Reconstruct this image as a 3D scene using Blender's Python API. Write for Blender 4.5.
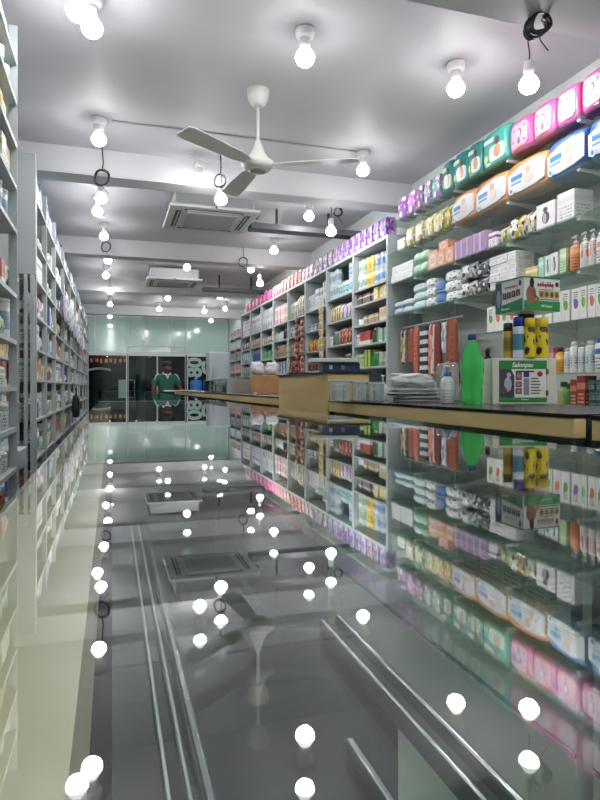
import bpy, bmesh, math, random
from mathutils import Vector, Matrix, noise
random.seed(7)
PI = math.pi
D = bpy.data
S = bpy.context.scene
COL = S.collection
for o in list(D.objects): D.objects.remove(o)

# ------------------------------------------------------------------ camera, world, exposure
CZ = 1.05                      # eye height above the floor; z values below are relative to the eye
YAW = math.radians(17.4)
ct, st = math.cos(YAW), math.sin(YAW)
cam = D.objects.new('camera', D.cameras.new('camera'))
COL.objects.link(cam)
cam.location = (0, 0, CZ)
cam.rotation_euler = (PI/2, 0, -YAW)
cam.data.sensor_fit = 'VERTICAL'
cam.data.sensor_height = 24.0
cam.data.lens = 24.0*600/800
cam.data.shift_y = -0.0163      # horizon a little above the middle
cam.data.clip_start = 0.01
S.camera = cam
w = D.worlds.new('night'); S.world = w
w.use_nodes = True
w.node_tree.nodes['Background'].inputs[0].default_value = (0.55, 0.65, 0.9, 1)
w.node_tree.nodes['Background'].inputs[1].default_value = 0.012
S.view_settings.view_transform = 'Standard'
S.view_settings.look = 'None'
S.view_settings.gamma = 1
S.view_settings.use_curve_mapping = False
S.view_settings.exposure = 0.0
BULB = 152.0
S.cycles.transparent_max_bounces = 24
S.cycles.max_bounces = 9
S.cycles.diffuse_bounces = 4
S.cycles.glossy_bounces = 6
S.cycles.sample_clamp_indirect = 15

H_CEIL = 1.95
HG = -0.052                    # glass top of the near counter

def yX(px, X):                 # distance along the room at which column px meets the plane X
    q = (px-300)/600
    return X*(ct - st*q)/(st + ct*q)
def at(px, py, z):             # point at height z seen at pixel px, py
    d = 600*z/(387-py); r = (px-300)/600*d
    return (r*ct + d*st, d*ct - r*st)
def atd(px, d):
    r = (px-300)/600*d
    return (r*ct + d*st, d*ct - r*st)

# ------------------------------------------------------------------ materials
def lin(h):
    if isinstance(h, tuple): return h
    h = h.lstrip('#')
    c = [int(h[i:i+2], 16)/255 for i in (0, 2, 4)]
    return tuple((x/12.92 if x <= .04045 else ((x+.055)/1.055)**2.4) for x in c) + (1,)
MC = {}
def mat(hexc, rough=.5, metal=0, spec=.5, noise_amt=0, scale=20):
    k = ('m', hexc, rough, metal, spec, noise_amt, scale)
    if k in MC: return MC[k]
    m = D.materials.new('surface_%s' % str(hexc).strip('#')); m.use_nodes = True
    nt = m.node_tree; b = nt.nodes['Principled BSDF']
    b.inputs['Roughness'].default_value = rough
    b.inputs['Metallic'].default_value = metal
    b.inputs['Specular IOR Level'].default_value = spec
    c = lin(hexc)
    if noise_amt:
        n = nt.nodes.new('ShaderNodeTexNoise'); n.inputs['Scale'].default_value = scale
        n.inputs['Detail'].default_value = 4
        tc = nt.nodes.new('ShaderNodeTexCoord'); nt.links.new(tc.outputs['Object'], n.inputs['Vector'])
        r = nt.nodes.new('ShaderNodeValToRGB')
        r.color_ramp.elements[0].position = .3; r.color_ramp.elements[1].position = .7
        r.color_ramp.elements[0].color = tuple(x*(1-noise_amt) for x in c[:3])+(1,)
        r.color_ramp.elements[1].color = tuple(min(1, x*(1+noise_amt)) for x in c[:3])+(1,)
        nt.links.new(n.outputs[0], r.inputs[0]); nt.links.new(r.outputs[0], b.inputs['Base Color'])
    else:
        b.inputs['Base Color'].default_value = c
    MC[k] = m; return m
def mth(nt, op, a, b=None, c=None):
    n = nt.nodes.new('ShaderNodeMath'); n.operation = op
    for i, v in enumerate((a, b, c)):
        if v is None: continue
        if isinstance(v, (int, float)): n.inputs[i].default_value = v
        else: nt.links.new(v, n.inputs[i])
    return n.outputs[0]
def mixc(nt, f, a, b):
    n = nt.nodes.new('ShaderNodeMix'); n.data_type = 'RGBA'
    nt.links.new(f, n.inputs[0])
    for i, v in ((6, a), (7, b)):
        if isinstance(v, tuple): n.inputs[i].default_value = v
        else: nt.links.new(v, n.inputs[i])
    return n.outputs[2]
def pr(base, acc='#3a5a9a', ink='#333344', style='text', rough=.4):
    """printed packaging: base colour, an accent shape and rows of small print, laid out on the UV of each face"""
    k = ('p', base, acc, ink, style, rough)
    if k in MC: return MC[k]
    m = D.materials.new('print_%s' % base.strip('#')); m.use_nodes = True
    nt = m.node_tree; b = nt.nodes['Principled BSDF']; b.inputs['Roughness'].default_value = rough
    uv = nt.nodes.new('ShaderNodeUVMap'); uv.uv_map = 'uv'
    sp = nt.nodes.new('ShaderNodeSeparateXYZ'); nt.links.new(uv.outputs[0], sp.inputs[0])
    u, v = sp.outputs[0], sp.outputs[1]
    oi = nt.nodes.new('ShaderNodeObjectInfo')
    def rng(s, a, c): return mth(nt, 'MULTIPLY', mth(nt, 'GREATER_THAN', s, a), mth(nt, 'LESS_THAN', s, c))
    def disc(cx, cy, rx, ry):
        a = mth(nt, 'POWER', mth(nt, 'DIVIDE', mth(nt, 'SUBTRACT', u, cx), rx), 2)
        c = mth(nt, 'POWER', mth(nt, 'DIVIDE', mth(nt, 'SUBTRACT', v, cy), ry), 2)
        return mth(nt, 'LESS_THAN', mth(nt, 'ADD', a, c), 1)
    def rows(u0, u1, v0, v1, n, dens=.5):
        rv = mth(nt, 'MULTIPLY', v, n)
        cmb = nt.nodes.new('ShaderNodeCombineXYZ')
        nt.links.new(mth(nt, 'MULTIPLY', u, n*2.2), cmb.inputs[0])
        nt.links.new(mth(nt, 'MULTIPLY', mth(nt, 'FLOOR', rv), 7.3), cmb.inputs[1])
        ns = nt.nodes.new('ShaderNodeTexNoise'); ns.inputs['Scale'].default_value = 1.3
        nt.links.new(cmb.outputs[0], ns.inputs['Vector'])
        g = mth(nt, 'GREATER_THAN', ns.outputs[0], dens)
        f = mth(nt, 'LESS_THAN', mth(nt, 'FRACT', rv), .5)
        return mth(nt, 'MULTIPLY', mth(nt, 'MULTIPLY', g, f), mth(nt, 'MULTIPLY', rng(u, u0, u1), rng(v, v0, v1)))
    B, A, K = lin(base), lin(acc), lin(ink)
    if style == 'text':
        c = mixc(nt, rng(v, .62, .8), B, A); c = mixc(nt, rows(.12, .88, .1, .55, 9), c, K)
    elif style == 'band':
        c = mixc(nt, rng(v, .0, .3), B, A); c = mixc(nt, rows(.15, .85, .45, .9, 10, .48), c, K)
    elif style == 'side':
        c = mixc(nt, rng(u, .0, .3), B, A); c = mixc(nt, rows(.36, .9, .15, .85, 9, .48), c, K)
    elif style == 'fruit':
        c = mixc(nt, disc(.55, .52, .28, .16), B, A); c = mixc(nt, disc(.4, .6, .16, .1), c, A)
        c = mixc(nt, rows(.2, .8, .72, .9, 14, .45), c, K)
    elif style == 'oval':
        c = mixc(nt, disc(.5, .5, .36, .34), B, A); c = mixc(nt, rows(.26, .74, .36, .66, 11, .47), c, K)
    elif style == 'figure':
        c = mixc(nt, disc(.5, .74, .13, .1), B, K); c = mixc(nt, disc(.52, .42, .2, .24), c, K)
        c = mixc(nt, disc(.46, .4, .1, .2), c, A)
    elif style == 'blotch':
        vo = nt.nodes.new('ShaderNodeTexVoronoi'); vo.inputs['Scale'].default_value = 5
        nt.links.new(uv.outputs[0], vo.inputs['Vector'])
        sc = nt.nodes.new('ShaderNodeSeparateColor'); nt.links.new(vo.outputs['Color'], sc.inputs[0])
        c = mixc(nt, mth(nt, 'GREATER_THAN', sc.outputs[0], .62), B, A)
        c = mixc(nt, mth(nt, 'GREATER_THAN', sc.outputs[1], .78), c, K)
    elif style == 'cow':
        vo = nt.nodes.new('ShaderNodeTexVoronoi'); vo.inputs['Scale'].default_value = 4
        nt.links.new(uv.outputs[0], vo.inputs['Vector'])
        c = mixc(nt, mth(nt, 'LESS_THAN', vo.outputs['Distance'], .28), B, K)
        c = mixc(nt, rng(v, 0, .14), c, A)
    elif style == 'stack':     # tins with a ring of colour
        c = mixc(nt, rng(v, .25, .75), B, A); c = mixc(nt, rows(.0, 1, .35, .65, 14, .5), c, K)
    nt.links.new(c, b.inputs['Base Color'])
    MC[k] = m; return m
def glassy(name, tint, refl=1.0, rough=.0, ior=1.5, body=0.0, bodycol='#88aaa0'):
    k = ('g', name)
    if k in MC: return MC[k]
    m = D.materials.new(name); m.use_nodes = True; nt = m.node_tree
    for n in list(nt.nodes): nt.nodes.remove(n)
    out = nt.nodes.new('ShaderNodeOutputMaterial')
    tr = nt.nodes.new('ShaderNodeBsdfTransparent'); tr.inputs[0].default_value = lin(tint)
    gl = nt.nodes.new('ShaderNodeBsdfGlossy'); gl.inputs['Roughness'].default_value = rough
    gl.inputs[0].default_value = (refl, refl, refl, 1)
    geo = nt.nodes.new('ShaderNodeNewGeometry')
    i = mth(nt, 'ADD', mth(nt, 'MULTIPLY', geo.outputs['Backfacing'], 1/ior-ior), ior)
    fr = nt.nodes.new('ShaderNodeFresnel'); nt.links.new(i, fr.inputs['IOR'])
    base = tr.outputs[0]
    if body:
        df = nt.nodes.new('ShaderNodeBsdfDiffuse'); df.inputs[0].default_value = lin(bodycol)
        mx0 = nt.nodes.new('ShaderNodeMixShader'); mx0.inputs[0].default_value = body
        nt.links.new(tr.outputs[0], mx0.inputs[1]); nt.links.new(df.outputs[0], mx0.inputs[2]); base = mx0.outputs[0]
    mx = nt.nodes.new('ShaderNodeMixShader')
    nt.links.new(fr.outputs[0], mx.inputs[0]); nt.links.new(base, mx.inputs[1]); nt.links.new(gl.outputs[0], mx.inputs[2])
    nt.links.new(mx.outputs[0], out.inputs[0])
    MC[k] = m; return m
def wood(name, c1, c2, scale=3, vec=(1, 12, 12), rough=.4):
    k = ('w', name)
    if k in MC: return MC[k]
    m = D.materials.new(name); m.use_nodes = True; nt = m.node_tree; b = nt.nodes['Principled BSDF']
    tc = nt.nodes.new('ShaderNodeTexCoord'); mp = nt.nodes.new('ShaderNodeMapping'); mp.inputs['Scale'].default_value = vec
    n = nt.nodes.new('ShaderNodeTexNoise'); n.inputs['Scale'].default_value = scale; n.inputs['Detail'].default_value = 5
    n.inputs['Distortion'].default_value = .6
    r = nt.nodes.new('ShaderNodeValToRGB'); r.color_ramp.elements[0].color = lin(c1); r.color_ramp.elements[1].color = lin(c2)
    r.color_ramp.elements[0].position = .35; r.color_ramp.elements[1].position = .65
    nt.links.new(tc.outputs['Object'], mp.inputs[0]); nt.links.new(mp.outputs[0], n.inputs['Vector'])
    nt.links.new(n.outputs[0], r.inputs[0]); nt.links.new(r.outputs[0], b.inputs['Base Color'])
    b.inputs['Roughness'].default_value = rough
    MC[k] = m; return m
def emis(name, col, strength):
    k = ('e', name)
    if k in MC: return MC[k]
    m = D.materials.new(name); m.use_nodes = True; nt = m.node_tree
    b = nt.nodes['Principled BSDF']; b.inputs['Base Color'].default_value = lin('#ffffff')
    b.inputs['Emission Color'].default_value = col; b.inputs['Emission Strength'].default_value = strength
    MC[k] = m; return m
def tiles(name, c1, c2, size, rough=.15):
    m = D.materials.new(name); m.use_nodes = True; nt = m.node_tree; b = nt.nodes['Principled BSDF']
    tc = nt.nodes.new('ShaderNodeTexCoord')
    br = nt.nodes.new('ShaderNodeTexBrick'); br.offset = 0
    br.inputs['Color1'].default_value = lin(c1); br.inputs['Color2'].default_value = lin(c1)
    br.inputs['Mortar'].default_value = lin(c2); br.inputs['Scale'].default_value = 1
    br.inputs['Mortar Size'].default_value = .004
    br.inputs['Brick Width'].default_value = size; br.inputs['Row Height'].default_value = size
    nt.links.new(tc.outputs['Object'], br.inputs['Vector']); nt.links.new(br.outputs[0], b.inputs['Base Color'])
    b.inputs['Roughness'].default_value = rough
    return m
M_CEIL = mat('#c3c2c9', .6, noise_amt=.03, scale=1.5)
M_BEAM = mat('#cbcbd0', .6, noise_amt=.03, scale=2)
M_WALL = mat('#cfd6d4', .6, noise_amt=.03, scale=2)
M_FLOOR = tiles('floor_tile', '#d8dacc', '#7c7f78', .6)
M_STEEL = mat('#b2babc', .45, .0)
M_STEELD = mat('#7e898c', .5, .0)
M_CHROME = mat('#a4aaae', .2, 1)
M_ALU = mat('#b4babb', .3, .8)
M_WOOD = wood('pale_wood', '#e6cd98', '#d9bb80', 3, (8, .6, 8))
M_WOODX = wood('pale_wood_trim', '#cdc4a2', '#c2b78e', 3, (8, .6, 8))
M_BLACK = mat('#16181a', .25)
M_MATTE = mat('#1a1c1e', .85, spec=.15)
M_DARK = mat('#24282b', .6)
M_WHITE = mat('#e4e6e6', .45)
M_GTOP = glassy('counter_glass', '#f8fbfa')
M_GSH = glassy('shelf_glass', '#eef5f2', body=.07)
M_GCASE = glassy('case_glass', '#f4faf7')
M_GDOOR = glassy('door_glass', '#c4d2d4')
M_CLEAR = glassy('clear_plastic', '#eef3f3', body=.22, bodycol='#e8eef0', rough=.1)

# ------------------------------------------------------------------ mesh builder
class MB:
    def __init__(s): s.bm = bmesh.new(); s.uv = s.bm.loops.layers.uv.new('uv'); s.smooth = False
    def _fin(s, faces, mi, smooth=False):
        for f in faces: f.material_index = mi; f.smooth = smooth
    def box(s, x0, x1, y0, y1, z0, z1, mi=0, bev=0, rot=None):
        r = bmesh.ops.create_cube(s.bm, size=1)
        vs = r['verts']
        for v in vs: v.co = Vector((x0+(v.co.x+.5)*(x1-x0), y0+(v.co.y+.5)*(y1-y0), z0+(v.co.z+.5)*(z1-z0)))
        fs = list({f for v in vs for f in v.link_faces})
        W, Dp, Hh = max(x1-x0, 1e-6), max(y1-y0, 1e-6), max(z1-z0, 1e-6)
        for f in fs:
            f.normal_update(); n = f.normal
            for l in f.loops:
                c = l.vert.co
                if abs(n.y) > .5: l[s.uv].uv = ((c.x-x0)/W, (c.z-z0)/Hh)
                elif abs(n.x) > .5: l[s.uv].uv = ((c.y-y0)/Dp, (c.z-z0)/Hh)
                else: l[s.uv].uv = ((c.x-x0)/W, .95)
        s._fin(fs, mi)
        if bev:
            es = list({e for v in vs for e in v.link_edges})
            g = bmesh.ops.bevel(s.bm, geom=es, offset=bev, segments=2, profile=.5, affect='EDGES')
            for f in g['faces']: f.material_index = mi; f.smooth = True
            vs = list({v for f in g['faces'] for v in f.verts} | {v for v in vs if v.is_valid})
        if rot:
            bmesh.ops.transform(s.bm, matrix=rot, verts=[v for v in vs if v.is_valid])
        return s
    def lathe(s, prof, cx=0, cy=0, n=16, mi=0, zmax=None, sy=1.0):
        zmax = zmax or max(z for r, z in prof) or 1; z0 = min(z for r, z in prof)
        rings = []
        for r, z in prof:
            rings.append([s.bm.verts.new((cx+max(r, 1e-5)*math.cos(2*PI*k/n), cy+sy*max(r, 1e-5)*math.sin(2*PI*k/n), z)) for k in range(n)])
        fs = []
        for i in range(len(prof)-1):
            for k in range(n):
                a, b = rings[i], rings[i+1]; k2 = (k+1) % n
                try: f = s.bm.faces.new((a[k], a[k2], b[k2], b[k]))
                except ValueError: continue
                for l, (uu, vv) in zip(f.loops, ((k/n, prof[i][1]), ((k+1)/n, prof[i][1]), ((k+1)/n, prof[i+1][1]), (k/n, prof[i+1][1]))):
                    l[s.uv].uv = ((uu*2+.5) % 1.0 if uu not in (.25, .75) else uu*2 % 1.0, (vv-z0)/max(zmax-z0, 1e-6))
                fs.append(f)
        s._fin(fs, mi, True)
        for ring, flip in ((rings[0], True), (rings[-1], False)):
            if (prof[0] if flip else prof[-1])[0] > 2e-4:
                f = s.bm.faces.new(ring[::-1] if flip else ring); f.material_index = mi
        return s
    def tube(s, pts, r, n=8, mi=0, closed=False):
        pts = [Vector(p) for p in pts]; N = len(pts); rings = []
        for i, p in enumerate(pts):
            a = pts[(i-1) % N] if (closed or i > 0) else p; b = pts[(i+1) % N] if (closed or i < N-1) else p
            t = (b-a).normalized(); up = Vector((0, 0, 1)) if abs(t.z) < .95 else Vector((1, 0, 0))
            e1 = t.cross(up).normalized(); e2 = t.cross(e1)
            rr = r[i] if isinstance(r, (list, tuple)) else r
            rings.append([s.bm.verts.new(p+e1*rr*math.cos(2*PI*k/n)+e2*rr*math.sin(2*PI*k/n)) for k in range(n)])
        fs = []
        for i in range(N if closed else N-1):
            a, b = rings[i], rings[(i+1) % N]
            for k in range(n): fs.append(s.bm.faces.new((a[k], a[(k+1) % n], b[(k+1) % n], b[k])))
        if not closed: fs.append(s.bm.faces.new(rings[0][::-1])); fs.append(s.bm.faces.new(rings[-1]))
        s._fin(fs, mi, True); return s
    def puff(s, W, Dp, Hh, bulge=.5, nz=0, seed=0, mi=0, n=7, pinch=.0):
        """a soft filled pack standing on z = 0, front towards -y"""
        r = bmesh.ops.create_cube(s.bm, size=1); vs0 = r['verts']
        es = list({e for v in vs0 for e in v.link_edges})
        bmesh.ops.subdivide_edges(s.bm, edges=es, cuts=n, use_grid_fill=True)
        vs = s.bm.verts[:]
        fs = s.bm.faces[:]
        for f in fs:
            f.normal_update(); nn = f.normal.copy()
            for l in f.loops:
                c = l.vert.co
                l[s.uv].uv = (c.x+.5, c.z+.5) if abs(nn.y) > .5 else ((c.y+.5, c.z+.5) if abs(nn.x) > .5 else (c.x+.5, .97))
        for v in vs:
            x, y, z = v.co*2
            k = 1-bulge*.28*max(abs(x)**4*abs(y)**4, 0)-bulge*.12*(abs(x)**6*abs(z)**6)
            yy = y*(1-bulge*.45*(x*x)**1.5*.6-bulge*.45*(abs(z)**3)*.6)
            xx = x*(1-bulge*.12*abs(y)**3-bulge*.1*abs(z)**4)
            zz = z*(1-bulge*.10*abs(x)**4-bulge*.12*abs(y)**3)
            if pinch and z > .6: yy *= 1-pinch*(z-.6)/.4
            p = Vector((xx*W/2, yy*Dp/2, zz*Hh/2))
            if nz:
                q = noise.noise_vector(Vector((x*1.7, y*1.7, z*1.7))+Vector((seed*3.1, seed*1.3, 0)))
                p += Vector((q.x*W, q.y*Dp, q.z*Hh))*nz
            v.co = p
        zm = min(v.co.z for v in vs)
        for v in vs: v.co.z -= zm; v.co.y += Dp/2
        s._fin(fs, mi, True); return s
    def poly(s, pts, mi=0):
        f = s.bm.faces.new([s.bm.verts.new(p) for p in pts]); f.material_index = mi
        xs = [p[0] for p in pts]; zs = [p[2] for p in pts]
        for l, p in zip(f.loops, pts):
            l[s.uv].uv = ((p[0]-min(xs))/max(max(xs)-min(xs), 1e-6), (p[2]-min(zs))/max(max(zs)-min(zs), 1e-6))
        return s
    def plate(s, pts2, y0, y1, mi=0):
        """a flat shape in the x-z plane given by outline pts2, from y0 (front) to y1"""
        a = [s.bm.verts.new((x, y0, z)) for x, z in pts2]; b = [s.bm.verts.new((x, y1, z)) for x, z in pts2]
        fs = [s.bm.faces.new(a), s.bm.faces.new(b[::-1])]
        n = len(a)
        for i in range(n): fs.append(s.bm.faces.new((a[(i+1) % n], a[i], b[i], b[(i+1) % n])))
        s._fin(fs, mi); return s
    def build(s, name, mats, parent=None, loc=(0, 0, 0), rz=0):
        bmesh.ops.recalc_face_normals(s.bm, faces=s.bm.faces[:])
        me = D.meshes.new(name); s.bm.to_mesh(me); s.bm.free()
        for m in (mats if isinstance(mats, (list, tuple)) else [mats]): me.materials.append(m)
        o = D.objects.new(name, me); COL.objects.link(o)
        o.location = loc; o.rotation_euler = (0, 0, rz)
        if parent: o.parent = parent
        return o
def ell(cx, cz, rx, rz, n=20, a0=0): return [(cx+rx*math.cos(2*PI*k/n+a0), cz+rz*math.sin(2*PI*k/n+a0)) for k in range(n)]
def rrect(x0, x1, z0, z1, r, n=4):
    out = []
    for cx, cz, a in ((x1-r, z1-r, 0), (x0+r, z1-r, PI/2), (x0+r, z0+r, PI), (x1-r, z0+r, 3*PI/2)):
        for k in range(n+1): out.append((cx+r*math.cos(a+PI/2*k/n), cz+r*math.sin(a+PI/2*k/n)))
    return out
def tag(o, label=None, cat=None, group=None, kind=None):
    if label: o['label'] = label
    if cat: o['category'] = cat
    if group: o['group'] = group
    if kind: o['kind'] = kind
    return o
def empty(name, loc=(0, 0, 0), rz=0):
    o = D.objects.new(name, None); COL.objects.link(o); o.location = loc; o.rotation_euler = (0, 0, rz); o.empty_display_size = .05
    return o
CH = {}
def copy_tree(o, parent=None):
    c = o.copy(); COL.objects.link(c); c.parent = parent
    for k in list(c.keys()):
        if k in ('label', 'category', 'group') : del c[k]
    for ch in kids[o.name] if o.name in kids else []: copy_tree(ch, c)
    return c
kids = {}
def struct(name, mb, m, label=None):
    o = mb.build(name, m); o.location.z = CZ; o['kind'] = 'structure'
    return o
def sb(name, x0, x1, y0, y1, z0, z1, m): return struct(name, MB().box(x0, x1, y0, y1, z0, z1), m)
def text_mesh(name, body, size, m, parent, loc, rot, depth=.0006, shear=0, ax='CENTER', width=None, bold=0):
    cu = D.curves.new(name, 'FONT'); cu.body = body; cu.size = size; cu.align_x = ax; cu.align_y = 'CENTER'
    cu.extrude = depth; cu.shear = shear; cu.offset = bold
    t = D.objects.new(name, cu); COL.objects.link(t)
    dg = bpy.context.evaluated_depsgraph_get(); dg.update()
    me = D.meshes.new_from_object(t.evaluated_get(dg))
    D.objects.remove(t)
    me.materials.clear(); me.materials.append(m)
    if width:
        xs = [v.co.x for v in me.vertices]
        k = width/max(max(xs)-min(xs), 1e-6)
        for v in me.vertices: v.co.x *= k
    o = D.objects.new(name, me); COL.objects.link(o); o.parent = parent; o.location = loc; o.rotation_euler = rot
    return o

# ------------------------------------------------------------------ the room
XR, XL, YB, YF = 2.76, -.95, -2.2, 17.16
ZF = -CZ
sb('floor', XL-.2, 3.4, YB-.2, YF, ZF-.1, ZF, M_FLOOR)
sb('ceiling', XL-.2, 3.4, YB-.2, YF+.3, H_CEIL, H_CEIL+.1, M_CEIL)
sb('wall_right', XR, XR+.1, YB, 12.75, ZF, H_CEIL, M_WALL)
sb('wall_right_far', 3.2, 3.3, 12.75, YF, ZF, H_CEIL, M_WALL)
sb('wall_return', XR+.1, 3.3, 12.65, 12.75, ZF, H_CEIL, M_WALL)
sb('wall_left', XL-.1, XL, YB, YF, ZF, H_CEIL, M_WALL)
sb('wall_back', XL-.1, XR+.1, YB-.1, YB, ZF, H_CEIL, M_WALL)
for i, (y0, y1) in enumerate(((-.95, -.68), (2.12, 2.42), (5.19, 5.42), (8.27, 8.5), (11.35, 11.58), (14.95, 15.15))):
    m = MB().box(XL, XR if y0 < 12 else 3.2, y0, y1, 1.73, H_CEIL)
    m.box(XL, XR if y0 < 12 else 3.2, y0-.006, y0, 1.74, 1.752)
    struct('beam_%d' % (i+1), m, M_BEAM)
# surface conduit across the ceiling
struct('trim_1', MB().box(.0, 1.95, 4.585, 4.603, H_CEIL-.010, H_CEIL), mat('#a4a4a8', .6))

# ------------------------------------------------------------------ street front: transom panels, glass doors
M_FROST = mat('#c3e0d6', .12, spec=.6)
M_FRAME = mat('#e2e8e8', .35)
xs = [XL, -.44, .42, .848, 1.6, 2.0, 3.2]
fr = MB()
for x, t in ((-.44, .04), (.42, .035), (.848, .03), (1.6, .03), (2.0, .035), (3.17, .04)):
    fr.box(x-t/2, x+t/2, YF-.05, YF+.02, .93, H_CEIL)
fr.box(XL, 3.2, YF-.05, YF+.02, .9, .96); fr.box(XL, 3.2, YF-.05, YF+.02, H_CEIL-.05, H_CEIL)
fr.box(.42, 2.0, YF-.055, YF+.02, 1.12, 1.15)
tf = struct('window_frame_1', fr, M_FRAME)
for i, (a, b) in enumerate(((-.93, -.46), (-.42, .4), (.44, .833), (.863, 1.585), (1.615, 1.98), (2.02, 3.15))):
    sb('window_%d' % (i+1), a, b, YF-.02, YF, .96, H_CEIL-.05, M_FROST)
def door(i, x0, x1, frame=.03, handle=None):
    m = MB()
    for a, b in ((x0, x0+frame), (x1-frame, x1)): m.box(a, b, YF-.04, YF, ZF, .9)
    m.box(x0+frame, x1-frame, YF-.04, YF, .86, .9); m.box(x0+frame, x1-frame, YF-.04, YF, ZF, ZF+.08)
    d = struct('door_%d' % i, m, M_FRAME)
    g = MB().box(x0+frame, x1-frame, YF-.025, YF-.015, ZF+.08, .86).build('door_pane', M_GDOOR, d)
    if handle:
        t = MB().tube([(handle[0], YF-.04, .18), (handle[0]+handle[1]*.03, YF-.12, .19), (handle[0]+handle[1]*.14, YF-.13, .19), (handle[0]+handle[1]*.14, YF-.13, -.25), (handle[0]+handle[1]*.03, YF-.12, -.25), (handle[0], YF-.04, -.24)], .016)
        t.build('door_handle', M_CHROME, d)
    return d
door(1, -.9, .40); door(2, .42, 1.2, .012, (.45, 1)); door(3, 1.21, 1.98, .012, (1.95, -1)); door(4, 2.02, 3.15)
# outside in the dark street
sb('pavement', -4, 8, YF, YF+8, ZF-.15, ZF-.02, mat('#2a2b2e', .7))
sb('wall_across_street', -5, 9, YF+7.5, YF+7.7, ZF, 5, mat('#14161c', .8))
def thing_box(name, x0, x1, y0, y1, z0, z1, m, label, cat, bev=.004):
    cx, cy = (x0+x1)/2, (y0+y1)/2
    o = MB().box(x0-cx, x1-cx, y0-cy, y1-cy, 0, z1-z0, bev=bev).build(name, m, loc=(cx, cy, z0+CZ))
    return tag(o, label, cat)
# orange shop sign seen through the side pane
p = atd(108, 20); 
sg = empty('street_sign', (p[0], p[1], .85+CZ)); tag(sg, 'orange and red shop sign glowing in the dark street outside the door', 'sign')
MB().box(-.75, .75, -.05, .05, -.12, .16, bev=.01).build('sign_board', mat('#3a1a14', .5), sg)
m = MB()
for k in range(9):
    x = -.7+k*.15; m.box(x, x+random.uniform(.06, .12), -.06, -.051, -.06+.02*(k % 3), .09)
m.build('sign_lettering', emis('sign_orange', lin('#c8552c'), 1.3), sg)
MB().box(-.02, .02, -.02, .02, -1.9, -.12).build('sign_post', M_DARK, sg)
p = atd(141, 18.5)
o = MB().lathe([(.14, -CZ-.02), (.14, 1.2)], n=20).build('street_pillar', mat('#8f979c', .4, .3), loc=(p[0], p[1], CZ)); tag(o, 'grey steel pillar standing outside the open glass doors', 'pillar')
# notice on the side pane
thing_box('door_notice', .17, .38, YF-.06, YF-.045, -.1, .2, mat('#8fb0a8', .5), 'pale green notice sheet stuck low on the side door pane', 'notice')
m = MB()
for k in range(13):
    a = -.5+k*.085; x = -.32+.6*math.sin(a)*.9; z = .28+.32*math.cos(a)-.1
    m.box(x-.018, x+.018, YF-.045, YF-.041, z-.03, z+.03, rot=None)
o = m.build('window_decal', mat('#9aa6a6', .5), loc=(0, 0, CZ)); tag(o, 'arched decal of small pale lettering on the dark side pane', 'decal')
# sideways white lettering behind the last pane
wl = empty('window_lettering', (2.33, YF-.05, .55+CZ)); tag(wl, 'large pale characters set sideways on the pane beside the fridge', 'lettering')
M_LET = mat('#a9c4bd', .5)
text_mesh('character', '80', .56, M_LET, wl, (-.08, 0, 0), (PI/2, -PI/2, 0), .004, bold=.02)
text_mesh('character', 'C', .62, M_LET, wl, (.36, 0, -.02), (PI/2, -PI/2, 0), .004, bold=.02)
M_JUG = mat('#3f7fd0', .3)
def jug(x, y, z, lab):
    o = MB().lathe([(.1, 0), (.16, .01), (.17, .14), (.16, .16), (.17, .18), (.17, .34), (.14, .40), (.05, .42), (.035, .44)], n=20).build('water_jug', M_JUG, loc=(x, y, z+CZ))
    MB().lathe([(.038, .44), (.04, .47), (.03, .475)], n=12).build('cap', mat('#dfe8f0', .4), o)
    return tag(o, lab, 'water jug', 'blue water jugs by the door')
tb = thing_box('jug_stand', 2.05, 2.75, 16.5, 16.95, ZF, -.22, M_STEELD, 'low grey stand carrying two blue water jugs by the glass front', 'stand')
jug(2.22, 16.72, -.22, 'blue water jug beside the door frame, nearer the doorway')
jug(2.58, 16.72, -.22, 'blue water jug on the low stand, nearer the fridge')
# fridge
f = empty('medicine_fridge', (2.3, 13.1, 0)); tag(f, 'tall pale grey medicine fridge standing at the end of the long rack', 'fridge')
MB().box(-.3, .3, -.2, .3, 0, CZ+.76, bev=.015).build('cabinet', mat('#b9c7cf', .3), f)
MB().box(-.29, .29, -.235, -.203, .12, CZ+.74, bev=.01).build('door', mat('#c3d0d8', .25), f)
MB().tube([(-.24, -.24, 1.1), (-.24, -.27, 1.12), (-.24, -.27, 1.45), (-.24, -.24, 1.47)], .009).build('handle', M_ALU, f)
MB().box(-.28, .28, -.21, -.19, .02, .1).build('plinth', M_DARK, f)

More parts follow.
